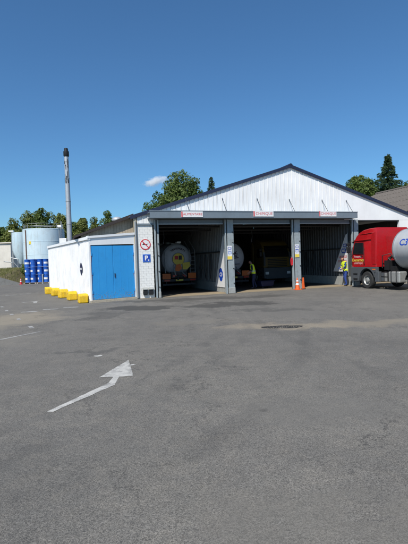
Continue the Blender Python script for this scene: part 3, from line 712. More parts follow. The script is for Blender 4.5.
# blue drums, three layers
dr = thing('blue_drum', '', 'drum')
m = MB(); m.lathe([(.27,0),(.285,.02),(.285,.04),(.275,.06),(.275,.27),(.29,.285),(.275,.30),(.275,.53),(.29,.545),(.275,.56),(.275,.77),(.285,.79),(.285,.80),(.27,.815),(.26,.79),(.02,.79)], 20); m.build('body', DRUMB, dr, smooth=True)
m = MB()
for k in range(8):
    a0_, a1_ = R(-150+k*13), R(-150+(k+1)*13)
    m.add([(.281*math.cos(a0_),.281*math.sin(a0_),.31),(.281*math.cos(a1_),.281*math.sin(a1_),.31),(.281*math.cos(a1_),.281*math.sin(a1_),.51),(.281*math.cos(a0_),.281*math.sin(a0_),.51)], [(0,1,2,3)])
m.build('label_sheet', LABELW, dr)
m = MB(); m.lathe([(.03,.79),(.03,.815)], 8, (.16,0,0)); m.build('bung', BLACK, dr)
lay = ['bottom', 'middle', 'top']; firstd = True
for L3 in range(3):
    for c_ in range(4):
        for dpt in range(2):
            o = dr if firstd else copy_tree(dr); firstd = False
            o.location = Vector((-18.95 + c_*.64 + (.12 if c_ >= 2 else 0), 46.2 + dpt*.64 - c_*.02, L3*.835 + .12)) + Vector((random.uniform(-.02,.02), random.uniform(-.02,.02), 0))
            o.rotation_euler = (0, 0, random.uniform(-1.6, 1.6))
            o['label'] = 'blue drum, %s layer, %s, %s' % (lay[L3], 'row away from the tank' if dpt == 0 else 'row against the tank side',
                ['at the shrub end', 'second from the shrub end', 'second from the shed end', 'at the shed end'][c_])
            o['group'] = 'stacked blue drums'
for i in range(2):
    t = thing('wooden_pallet', 'wooden pallet under the blue drums, ' + ('at the shrub end' if i == 0 else 'at the shed end'), 'pallet', (-18.63+i*1.4, 46.5, 0), 0, 'pallets under the drums')
    for k in range(5):
        m = MB(); m.box(-.66, -.62+k*.28, .09, .66, -.50+k*.28, .115); m.build('slat', TIMBER, t)
    for x in (-.6, 0, .6):
        m = MB(); m.box(x-.05, -.62, 0, x+.05, .62, .088); m.build('bearer', TIMBER, t)
t = thing('steel_bollard', 'short grey steel bollard before the blue drums', 'bollard', (-16.75, 44.6, 0))
m = MB(); m.lathe([(.07,0),(.07,.95),(.05,1.0),(.01,1.01)], 14); m.build('tube', GALV, t, smooth=True)
m = MB(); m.lathe([(.13,0),(.13,.02)], 14); m.build('base_plate', GALV, t)

def cone(loc, label, sc=1, mat=CONEO, group=None):
    t = thing('traffic_cone', label, 'traffic cone', loc, .3, group, sc)
    m = MB(); m.box(-.19,-.19,0,.19,.19,.04); m.build('base', mat, t, bevel=.015)
    m = MB(); m.lathe([(.145,.04),(.03,.70),(.02,.72)], 20); c = m.build('body', mat, t, smooth=True)
    m = MB(); m.lathe([(.1075,.30),(.091,.40)], 20, caps=False); m.build('white_band', LABELW, c)
    m = MB(); m.lathe([(.0735,.50),(.060,.58)], 20, caps=False); m.build('white_band', LABELW, c)
    return t
cone((-19.2, 45.0, 0), 'small red cone standing beside the blue drums', .9, RED)
cone(HL(8.86,-.50), 'orange traffic cone with white bands before the middle post', .95, CONEO)
# folded orange barrier board leaning at the post
t = thing('barrier_board', 'slim orange barrier board leaning on the post behind the cone', 'barrier', HL(9.36, -.30), TH, None, .7)
m = MB(); m.prism([(-.10,0),(.14,0),(.10,.35),(.06,.95),(-.04,.95),(-.08,.5)], 'y', -.04, .04); bb_ = m.build('board', CONEO, t, bevel=.015)
m = MB(); m.box(-.12,-.12,0,.16,.12,.05); m.build('foot', BLACK, t)
# red hose reel / coat hanging by the middle post
t = thing('hanging_hose', 'red coiled hose hanging from the middle post', 'hose', HL(8.74,-.10,1.2), TH)
pts = []
for k in range(60):
    a = k/60*6*math.pi*1.0; pts.append((.05*math.sin(a), -.05-.015*(k//20), .40+.22*math.cos(a)*(1-.04*(k//20))))
m = MB(); m.tube(pts, .024, 6); m.build('coil', RED, t, smooth=True)
m = MB(); m.tube([(0,.02,.66),(0,-.09,.66),(0,-.09,.72)], .015, 6); m.build('hook', GALV, t)

# ------------------------------------------------------------------ far left: cream building, retaining wall, bank
cb = thing('cream_building', 'plain cream rendered building at the yard edge behind the silo', 'building', (-36, 66, 0))
m = MB(); m.box(-10,-4,0,8.3,4,5.3); m.build('wall', CREAM, cb)
m = MB(); m.box(-10.2,-4.2,5.3,8.5,4.2,5.45); m.build('parapet', CREAM, cb)
for x in (-8,-5,-2):
    m = MB(); m.box(x,-4.05,2.2,x+1.3,-3.98,3.4); w_ = m.build('window', WHITE2, cb)
    m = MB(); m.box(x+.08,-4.06,2.28,x+1.22,-4.052,3.32); m.build('pane', GLASS, w_)
rw = MB(); rpts = [(-34,42.8),(-20.7,43.2),(-19.2,44.9)]
for i in range(2):
    p, q = Vector((*rpts[i],0)), Vector((*rpts[i+1],0)); hh0 = [1.05,.92,.15]
    d = (q-p).normalized(); s = Vector((-d.y,d.x,0))*.2
    rw.add([tuple(p),tuple(q),tuple(q+s),tuple(p+s),tuple(p+Vector((0,0,hh0[i]))),tuple(q+Vector((0,0,hh0[i+1]))),tuple(q+s+Vector((0,0,hh0[i+1]))),tuple(p+s+Vector((0,0,hh0[i])))], [(0,1,5,4),(1,2,6,5),(2,3,7,6),(3,0,4,7),(4,5,6,7)])
o = rw.build('retaining_wall', STONE); tag(o, 'low pale concrete retaining wall below the grassy bank', 'wall')
def bank_z(x, y):
    fx = min(1, max(0, (-19.25-x)/1.5)); fy = min(1, max(0, (y-43.4)/5))
    return fx*(.86+.75*fy) + .05*mnoise.noise(Vector((x*.7,y*.7,0)))
m = MB(); nx, ny = 40, 24
for j in range(ny+1):
    for i in range(nx+1):
        x = -34 + i*(14.75/nx); y = 43.35 + j*(16/ny)
        if x > -20.7: y = max(y, 43.4+(x+20.7)*1.13)
        m.v.append((x, y, bank_z(x, y)))
for j in range(ny):
    for i in range(nx):
        m.f.append((j*(nx+1)+i, j*(nx+1)+i+1, (j+1)*(nx+1)+i+1, (j+1)*(nx+1)+i)); m.m.append(0)
bank = m.build('grass_bank', SOIL, smooth=True); bank['kind'] = 'structure'; bank['label'] = 'sloping earth bank above the retaining wall'
m = MB()
for k in range(9000):
    x = random.uniform(-29,-19.4); y = random.uniform(43.5, 51)
    if x > -20.7 and y < 43.5+(x+20.7)*1.13: continue
    z = bank_z(x,y); h_ = random.uniform(.08,.28); a = random.random()*6.28; w_ = .018; b_ = random.uniform(-.1,.1)
    m.add([(x-w_*math.cos(a),y-w_*math.sin(a),z-.03),(x+w_*math.cos(a),y+w_*math.sin(a),z-.03),(x+b_,y+random.uniform(-.1,.1),z+h_)], [(0,1,2)])
o = m.build('bank_grass', LEAFG); tag(o, 'dry green grass growing over the bank', 'grass', kind='stuff')

# ------------------------------------------------------------------ second hall on the right with a fibre cement roof
h2 = thing('grey_roofed_hall', 'neighbouring hall with brown-grey corrugated fibre cement roof below the spruce', 'building', HL(28.2, 14.9), TH)
m = MB(); m.box(-8,-30,0,8,0,5.0); m.build('wall', CREAM, h2)
for sgn in (-1, 1):
    for j in range(5):      # courses of corrugated sheet, each lapping the next
        m = MB(); f0, f1 = j/5, (j+1)/5
        nW = 170; v = []
        for i in range(nW+1):
            y = -30.3 + i*(30.6/nW); dz = .035*(1 if i % 2 else -1)
            for ff, off in ((f0, .045), (f1+.012, .0)):
                v.append((sgn*8.4*(1-ff), y, 4.85 + 3.35*ff + dz + off*.5))
        m.add(v, [(2*i, 2*i+2, 2*i+3, 2*i+1) for i in range(nW)]); m.build('roof_course', ASB, h2)
m = MB(); m.tube([(0,-30.3,8.22),(0,.3,8.22)], .14, 8); m.build('ridge_tile', ASB, h2)
m = MB(); m.prism([(-8,5.0),(8,5.0),(0,8.05)], 'y', -.2, 0); m.build('gable', CREAM, h2)

# ------------------------------------------------------------------ vehicles
def wheel(parent, x, y, r=.5, w=.30, steer=0, name='wheel'):
    """wheel seen from +y side; built about its own centre"""
    e = bpy.data.objects.new(name, None); col.objects.link(e); e.parent = parent; e.location = (x, y, r); e.rotation_euler = (0,0,steer)
    sgn = 1 if y > 0 else -1
    m = MB(); m.lathe([(r*.60,-w/2),(r*.93,-w/2),(r*.985,-w/2+.035),(r,-w/2+.07),(r,w/2-.07),(r*.985,w/2-.035),(r*.93,w/2),(r*.60,w/2)], 36, axis='y', caps=False); m.build('tyre', TYRE, e, smooth=True)
    m = MB(); m.lathe([(r*.60,sgn*w*.44),(r*.56,sgn*w*.40),(r*.50,sgn*w*.12),(r*.30,sgn*w*.10),(r*.27,sgn*w*.42),(r*.18,sgn*w*.52),(.01,sgn*w*.53)], 30, axis='y', caps=False); m.build('rim', ALU, e, smooth=True)
    m = MB()
    for k in range(10):
        a = k*.628; m.lathe([(.016,sgn*w*.1),(.016,sgn*w*.22)], 6, (r*.40*math.sin(a)*0+r*.41*math.cos(a), 0, r*.41*math.sin(a)), 'y')
    m.build('wheel_nuts', DARKM, e, kind='stuff')
    return e

def tractor(loc, rz_, label, paint, letters=True, sc=.93):
    """4x2 tractor unit; local +x is forward, +y its left side, origin under the front axle"""
    T = thing('truck_tractor', label, 'truck', loc, rz_, None, sc)
    # cab shell: side profile stations with the section narrowing to the roof
    def sect(z): return 1.20 - (0 if z < 1.9 else (z-1.9)**1.6*.045)
    prof = [(1.34,1.16),(1.36,1.55),(1.33,1.86),(1.23,2.35),(1.10,2.72),(.93,2.98),(.66,3.19),(.28,3.33),(-.25,3.39),(-.80,3.40),(-.84,3.1),(-.84,1.16)]
    m = MB(); npf = len(prof); ys = [-1, -.97, -.86, .86, .97, 1]
    v = []
    for k, yy in enumerate(ys):
        ins = .05 if k in (0, 5) else .012 if k in (1, 4) else 0
        cx_, cz_ = .2, 2.2
        for (x, z) in prof:
            sx = 1-ins*.9; sz = 1-ins*.8
            v.append((cx_+(x-cx_)*sx, yy*sect(z), cz_+(z-cz_)*sz if z > 2 else z))
    f = [tuple(range(npf)), tuple((len(ys)-1)*npf+i for i in range(npf-1, -1, -1))]
    for k in range(len(ys)-1):
        for i in range(npf):
            j = (i+1) % npf; f.append((k*npf+i, (k+1)*npf+i, (k+1)*npf+j, k*npf+j))
    m.add(v, f); cab = m.build('cab', paint, T, smooth=True)
    # windscreen (proud of the shell), side windows, door lines
    m = MB(); m.prism([(1.355,1.95),(1.255,2.35),(1.135,2.70),(1.12,2.70),(1.24,2.35),(1.33,1.95)], 'y', -1.04, 1.04); m.build('windscreen', GLASS, cab)
    m = MB(); m.prism([(1.22,2.72),(1.42,2.60),(1.44,2.64),(1.10,2.84)], 'y', -1.05, 1.05); m.build('sun_visor', GLASS, cab)
    for s in (-1, 1):
        y0, y1 = s*1.195, s*1.208
        m = MB(); m.prism([(1.20,1.98),(.28,1.96),(.28,2.60),(.98,2.63),(1.10,2.34)], 'y', s*1.15, s*1.206); w_ = m.build('side_window', GLASS, cab)
        m = MB(); m.prism([(1.20,1.94),(.25,1.92),(.25,1.955),(1.20,1.975)], 'y', s*1.19, s*1.214); m.build('window_seal', BLACK, w_)
        for xa in (.20, 1.235):
            m = MB(); m.box(xa, min(y0,y1)-.001, 1.2, xa+.02, max(y0,y1)-.004, 2.62 if xa < 1 else 1.9); m.build('door_gap', BLACK, cab)
        m = MB(); m.box(.70, min(y0,y1), 1.975, .725, s*1.212 if s > 0 else y0, 2.60) if s > 0 else m.box(.70, s*1.212, 1.975, .725, y0, 2.60); m.build('window_bar', BLACK, w_)
        m = MB(); m.prism([(-.825,1.30),(-.52,1.30),(-.46,1.5),(-.46,2.9),(-.60,3.12),(-.825,3.16)], 'y', s*1.14, s*1.214); m.build('side_fairing', paint, cab, bevel=.02)
        m = MB(); m.prism([(1.10,2.70),(-.45,2.74),(-.45,2.78),(1.06,2.745)], 'y', s*1.13, s*1.196); m.build('roof_crease', paint, cab, bevel=.008)
        m = MB(); m.tube([(.12,s*1.215,1.30),(.12,s*1.25,1.36),(.12,s*1.25,2.25),(.12,s*1.215,2.31)], .016, 6); m.build('grab_handle', BLACK, cab)
        m = MB(); m.prism([(1.40,1.28),(1.43,1.9),(1.31,2.35),(1.27,2.35),(1.30,1.30)], 'y', s*1.06, s*1.19); m.build('corner_deflector', CABGREY, cab, bevel=.02)
        m = MB(); m.box(-.78, s*1.21 if s > 0 else s*1.222, 1.10, -.52, s*1.222 if s > 0 else s*1.21, 1.16); m.build('side_marker', ORANGE, T)
        m = MB(); m.box(.30, s*1.20 if s > 0 else s*1.235, 1.80, .48, s*1.235 if s > 0 else s*1.20, 1.84); m.build('door_handle', BLACK, cab)
        # dark lower side with the wheel arch cut out
        ap = [(1.42,.42),(1.42,1.25),(-.84,1.25),(-.84,.98),(-.66,.95)]
        for k in range(11):
            a = R(168-k*15.6*.98); ap.append((.66*math.cos(a), .52+.66*math.sin(a)))
        ap += [(.72,.42)]
        m = MB(); m.prism(ap, 'y', s*1.02, s*1.21); m.build('wheel_arch', CABGREY, T, bevel=.015)
        m = MB(); m.box(-1.02, s*.98 if s > 0 else s*1.2, .42, -.70, s*1.2 if s > 0 else s*.98, 1.0); m.build('rear_mudguard', CABGREY, T, bevel=.02)
        for z in (.50, .80):
            m = MB(); m.box(.80, s*1.212 if s > 0 else s*1.232, z, 1.16, s*1.232 if s > 0 else s*1.212, z+.08); m.build('step', BLACK, T)
        # mirror
        m = MB(); m.tube([(1.20,s*1.15,2.62),(1.34,s*1.40,2.64),(1.34,s*1.40,1.90),(1.22,s*1.17,1.86)], .022, 6); mi_ = m.build('mirror_arm', BLACK, T); mi_.location.z = .16
        m = MB(); m.box(1.26, s*1.33 if s > 0 else s*1.53, 1.96, 1.40, s*1.53 if s > 0 else s*1.33, 2.34); m.box(1.26, s*1.33 if s > 0 else s*1.53, 2.37, 1.39, s*1.52 if s > 0 else s*1.33, 2.56)
        m.build('mirror_head', BLACK, mi_, bevel=.03)
        m = MB(); m.box(1.30, s*.80 if s > 0 else s*1.10, .72, 1.445, s*1.10 if s > 0 else s*.80, .92); m.build('headlight', PANEWHITE, T, bevel=.02)
    m = MB(); m.box(1.15,-1.02,.36,1.43,1.02,1.24); m.build('bumper', CABGREY, T, bevel=.05)
    m = MB()
    for k in range(5): m.box(1.34,-.85,1.22+k*.13,1.385,.85,1.29+k*.13)
    m.build('grille', BLACK, cab)
    cab.location.z = .11
    m = MB(); m.box(-.80,-1.0,1.16,-.845,1.0,1.2); m.box(-.88,-.5,1.25,-.842,.5,2.9); m.build('rear_panel', paint, cab)
    # roof gutter line and side fairing
    for s in (1, -1):
        m = MB(); m.tube([(.55,s*1.145,3.08),(-.80,s*1.145,3.14)], .018, 6); m.build('roof_gutter', paint, cab)
    # chassis
    for s in (-.42, .42):
        m = MB(); m.box(-4.3, s-.05, .72, 1.1, s+.05, 1.0); m.build('frame_rail', BLACK, T)
    m = MB(); m.box(-1.9,-.36,.5,-.9,.36,1.15); m.tube([(-1.15,.55,1.0),(-1.15,.55,1.75),(-1.3,.3,1.9)], .09, 8); m.tube([(-1.25,-.3,1.3),(-1.25,.2,1.5),(-1.0,.6,1.6)], .03, 6); m.tube([(-1.5,-.4,1.2),(-1.5,.1,1.65),(-1.1,.4,1.7)], .025, 6); m.box(-1.55,.1,1.1,-1.2,.95,1.62); m.tube([(-1.05,.95,1.2),(-1.12,1.0,1.9),(-1.3,.6,2.0),(-1.7,.4,1.35)], .03, 6); m.tube([(-.95,.6,1.3),(-1.25,.7,1.75),(-1.6,.5,1.3)], .03, 6); m.box(-1.9,-.8,1.0,-1.62,.9,1.3)
    m.build('gearbox_and_lines', BLACK, T)
    for s in (1, -1):
        ya, yb = (.62, 1.16) if s > 0 else (-1.16, -.62)
        m = MB(); m.box(-2.55, ya, .42, -1.72, yb, 1.02); ft = m.build('fuel_tank', ALU, T, bevel=.07, seg=3)
        for x in (-2.33, -1.95):
            m = MB(); m.box(x-.03, ya-.012, .40, x+.03, yb+.012, 1.035); m.build('tank_strap', DARKM, ft)
        m = MB(); m.box(-1.66, ya, .45, -1.12, yb-.04, .98); bx = m.build('battery_box', BLACK, T, bevel=.02)
        for z0 in (.48, .74):
            for x0 in (-1.62, -1.37):
                m = MB(); yy = (yb-.04, yb-.02) if s > 0 else (ya-.02, ya); m.box(x0, yy[0], z0, x0+.2, yy[1], z0+.2); m.build('box_cover', ALU if (x0 < -1.5) else CABGREY, bx)
        m = MB()
        for k in range(9):
            a0_, a1_ = R(10+k*18), R(10+(k+1)*18)
            yv = (.55, 1.18) if s > 0 else (-1.18, -.55)
            P_ = [(-3.55+.60*math.cos(t_), .5+.60*math.sin(t_)) for t_ in (a0_, a1_)]; Q_ = [(-3.55+.575*math.cos(t_), .5+.575*math.sin(t_)) for t_ in (a0_, a1_)]
            m.prism([P_[0],P_[1],Q_[1],Q_[0]], 'y', yv[0], yv[1])
        m.build('mudguard', BLACK, T)
    m = MB(); m.lathe([(.48,1.02),(.52,1.08),(.50,1.13),(.1,1.14)], 24, (-3.3,0,0)); m.build('fifth_wheel', DARKM, T)
    wheel(T, 0, 1.04, .5, .3, 0); wheel(T, 0, -1.04, .5, .3, 0)
    for s in (1, -1): wheel(T, -3.55, s*1.0, .5, .32, 0); wheel(T, -3.55, s*.66, .5, .3, 0)
    if letters:
        def st_(s, size, mat, x, z, bold=0):   # lettering on the left door, reading towards the rear
            v, f = text(s, size, bold); mm = MB(); mm.add([(x-p[0], 1.2125, z+p[1]) for p in v], f); mm.build('door_lettering', mat, cab)
        st_('Transports', .15, LABELW, .74, 1.77, .001); st_('Demarney', .25, SIGNY, .72, 1.56, .004); st_('LOGISTIQUE', .14, surf('pale_pink', (.75,.45,.42), .5), .70, 1.37, .004)
    return T

TA = R(72)                     # heading of the red tractor: into the far bay
head = Vector((-math.cos(TA), math.sin(TA), 0)); left = Vector((-head.y, head.x, 0))
Wn = Vector((8.85, 23.41, 0))  # left front wheel on the ground
tr = tractor(Wn - left*1.19*.93 , math.atan2(head.y, head.x), 'red truck tractor with dark grey lower panels and yellow door lettering', CABRED)

def tank_trailer(loc, rz_, label, paint, L, rad, zc, kind, sc=.93, lad=True):
    """semi-trailer tank; local +x forward, origin below the front head"""
    T = thing('tank_trailer', label, 'trailer', loc, rz_, None, sc)
    pr = [(.02,-L-.42),(rad*.5,-L-.34),(rad*.85,-L-.15),(rad*.97,-L-.03),(rad,-L+.05),(rad,-.05),(rad*.97,.03),(rad*.85,.15),(rad*.5,.34),(.02,.42)]
    m = MB(); m.lathe(pr, 64, (0,0,zc), 'x'); sh = m.build('tank_shell', paint, T, smooth=True)
    for x in [-.06, -L+.06] + [-L*k/5 for k in range(1, 5)]:
        m = MB(); m.lathe([(rad+.001,x-.05),(rad+.016,x-.045),(rad+.016,x+.045),(rad+.001,x+.05)], 64, (0,0,zc), 'x'); m.build('band', TANKR if kind else GALV, sh)
    m = MB(); m.box(-L+.1,-.32,zc+rad-.02,-.3,.32,zc+rad+.04); m.build('walkway', GALV, T)
    for k in range(3):
        m = MB(); m.lathe([(.26,zc+rad+.03),(.26,zc+rad+.2),(.2,zc+rad+.24),(.02,zc+rad+.25)], 20, (-L*(.25+.25*k),0,0)); m.build('manhole_lid', ALU, T)
    for s in (-.45,.45):
        m = MB(); m.box(-L-.3, s-.06, zc-rad-.2, -.6, s+.06, zc-rad*.9+.02); m.build('frame_rail', DARKM, T)
    for k in range(3):
        for s in (1,-1): wheel(T, -L+1.0+k*1.31, s*.98, .5, .36)
    for s in (1,-1):
        m = MB(); m.box(-L+.2, s*.8 if s > 0 else s*1.18, 1.03, -L+4.2, s*1.18 if s > 0 else s*.8, 1.06); m.build('mudguard', BLACK, T)
    # rear end
    xr = -L-.45
    m = MB(); m.box(xr-.08,-1.2,.62,xr+.06,1.2,.78); m.build('rear_beam', DARKM, T)
    m = MB(); m.box(xr-.06,-1.15,.36,xr+.02,1.15,.48); m.build('under_run_bar', DARKM, T)
    m = MB(); m.tube([(xr,-.9,.4),(xr,-.9,.7)], .05, 6); m.tube([(xr,.9,.4),(xr,.9,.7)], .05, 6); m.build('bar_hanger', DARKM, T)
    for s in (1,-1):
        a_, b_ = (.62, 1.18) if s > 0 else (-1.18, -.62)
        m = MB(); m.box(xr-.11, a_, .80, xr-.085, b_, 1.16); pl = m.build('orange_plate', ORANGE, T)
        m = MB(); m.box(xr-.125, a_+.05, .65, xr-.082, b_-.12, .75); m.build('tail_lamp', LAMPR, T)
    m = MB(); m.box(xr-.06,-.55,.85,xr+.35,.55,1.25); m.tube([(xr-.1,-.3,.95),(xr-.1,.3,.95)], .07, 10); m.tube([(xr-.02,.1,1.2),(xr-.12,.1,1.0),(xr-.12,.1,.7)], .06, 8); m.build('valve_box', DARKM, T)
    m = MB(); m.box(xr-.10,-.26,.64,xr-.082,.26,.76); m.build('number_plate', SIGNY, T)
    m = MB(); m.tube([(xr-.05,.35,1.75),(xr-.16,.35,1.5),(xr-.16,.30,1.05)], .05, 8); m.tube([(xr-.05,-.2,1.45),(xr-.2,-.2,1.2),(xr-.12,-.5,.95)], .04, 8); m.tube([(xr-.06,.95,1.2),(xr-.06,.98,2.0),(xr+.25,.9,2.6)], .035, 8)
    m.build('discharge_pipes', GALV, T)
    for s in (1,-1):
        m = MB(); m.box(xr-.13, s*.34-.14, .92, xr-.10, s*.34+.14, 1.06); m.build('lamp_cluster', LAMPR, T)
    m = MB()
    for s in (-.18,.18): m.tube([(xr-.03,-.98+s,.8),(xr-.03,-.98+s,zc+rad*.55),(xr+.5,-.8+s,zc+rad+.15)], .022, 6)
    for k in range(7): m.tube([(xr-.03,-1.16,.95+k*.26),(xr-.03,-.80,.95+k*.26)], .016, 6)
    if lad: m.build('rear_ladder', GALV, T)
    m = MB(); m.prism([(-1.16+.72*2-.12,.44),(-1.16+.72*2+.12,.44),(-1.16+.72*2,.62)], 'x', xr-.1, xr-.085); 
    return T, sh, xr

# silver trailer behind the red tractor
TR0 = Wn - left*1.19*.93 - head*(1.98*.93)
tt, tsh, xr = tank_trailer(TR0, math.atan2(head.y, head.x), 'silver tank trailer with blue C3 lettering coupled to the red tractor', TANKS, 9.6, 1.09, 2.22, 0)
v, f = text('C3', .50, .010, 'LEFT'); mm = MB()
for p in v:
    th_ = (p[1]+.34)/1.09; mm.v.append((-.50-p[0], 1.0955*math.cos(th_), 2.22+1.0955*math.sin(th_)))
mm.f = f; mm.m = [0]*len(f); mm.build('side_lettering', SIGNB, tt)

# tanker in the first bay, rear end out
t1, s1, xr = tank_trailer(HL(3.42, 5.0), TH+math.pi/2, 'grey-white tanker with yellow round emblem and orange plates inside the ALIMENTAIRE bay', TANKG, 9.0, 1.06, 2.12, 1)
t1.location = HL(3.42, 4.6+9.45*.93)
def rear_disc(T, xr, zc, y0, r0_, r1_, mat, name, dx, a0=0, a1=360, n=48):
    mm = MB()
    for k in range(n):
        a, b = R(a0+(a1-a0)*k/n), R(a0+(a1-a0)*(k+1)/n)
        mm.add([(dx, y0+r0_*math.cos(a), zc+r0_*math.sin(a)),(dx, y0+r1_*math.cos(a), zc+r1_*math.sin(a)),(dx, y0+r1_*math.cos(b), zc+r1_*math.sin(b)),(dx, y0+r0_*math.cos(b), zc+r0_*math.sin(b))], [(0,1,2,3)])
    return mm.build(name, mat, T)
xb = -9.0-.435
rear_disc(t1, xr, 2.12, 0, .0, .40, SIGNY, 'emblem_disc', xb)
rear_disc(t1, xr, 2.12, 0, .40, .44, TANKR, 'emblem_rim', xb-.002)
m = MB(); m.box(xb-.008,.02,2.10,xb-.004,.26,2.34); m.build('red_mark', RED, t1)
m = MB(); m.box(xb-.008,-.24,2.08,xb-.004,-.02,2.36); m.build('black_mark', BLACK, t1)
# arc of letters on the rear head
for i, c_ in enumerate('TRANSPORTS'):
    v, f = text(c_, .17, .004); mm = MB(); a = R(128-i*8.6); ca, sa = math.cos(a-math.pi/2), math.sin(a-math.pi/2)
    for p in v:
        X = p[0]*ca - p[1]*sa + .72*math.cos(a); Z = p[0]*sa + p[1]*ca + .72*math.sin(a)
        rr = math.hypot(X, Z); mm.v.append((-9.0-.42+.42*(rr/1.06)**2.4*.62-.012-.06, -X, 2.12+Z))
    mm.f = f; mm.m = [0]*len(f); mm.build('rear_lettering', NAVYC, t1)
m = MB(); m.prism([(.28,1.34),(.20,1.74),(-.10,1.80),(-.22,1.50),(.0,1.30)], 'x', xb-.05, xb-.02); m.build('orange_flap', ORANGE, t1)
m = MB(); m.prism([(-.28,1.42),(-.26,1.86),(-.78,1.92),(-.86,1.66),(-.55,1.40)], 'x', xb-.05, xb-.02); m.build('yellow_flap', SIGNY, t1)
m = MB(); m.box(-.9-9.4+.62,-.14,3.20,-9.3,.14,3.30); m.build('roof_beacon', PANEWHITE, t1)

# tanker in the second bay
t2, s2, xr2 = tank_trailer(HL(7.15, 4.6+9.45*.93), TH+math.pi/2, 'white tanker with dark scribbled logo standing beside the hi-vis worker', TANKG, 9.0, 1.06, 2.12, 1, lad=False)
mm = MB()
for (ya,za,yb,zb,w_) in ((.15,2.0,-.30,2.55,.07),(.20,2.25,-.35,2.20,.09),(-.05,1.9,-.15,2.5,.06),(.10,2.4,-.4,2.35,.05),(.05,2.05,-.45,2.1,.06)):
    d = Vector((0,yb-ya,zb-za)).normalized(); n2 = Vector((0,-d.z,d.y))*w_
    mm.add([(xb-.004,ya+n2.y,za+n2.z),(xb-.004,yb+n2.y*.4,zb+n2.z*.4),(xb-.004,yb-n2.y*.4,zb-n2.z*.4),(xb-.004,ya-n2.y,za-n2.z)], [(0,1,2,3)])
mm.build('scribble_logo', surf('plum', (.05,.01,.045), .5), t2)
m = MB(); m.box(xb-.06,-.5,1.62,xb-.004,.3,1.66); m.build('logo_rule', NAVYC, t2)
# ochre lorry deep inside, nose out
tractor(HL(11.4, 7.6), TH-math.pi/2, 'ochre yellow truck cab facing out of the dark far interior', CABOCH, False)

# navy tub on castors
t = thing('wheeled_tub', 'low navy blue tub on castors on the wash bay floor', 'tub', HL(8.25, 2.2, .02), TH+.2, None, .8)
m = MB(); m.prism([(-.55,.12),(.55,.12),(.66,.52),(-.66,.52)], 'y', -.3, .3); m.build('tub', TUBN, t, bevel=.05)
m = MB(); m.box(-.70,-.34,.50,.70,.34,.55); m.build('rim', TUBN, t, bevel=.02)
for x in (-.45,.45):
    for y in (-.22,.22):
        m = MB(); m.lathe([(.06,-.02),(.06,.02)], 12, (x,y,.06), 'y'); m.build('castor', BLACK, t)

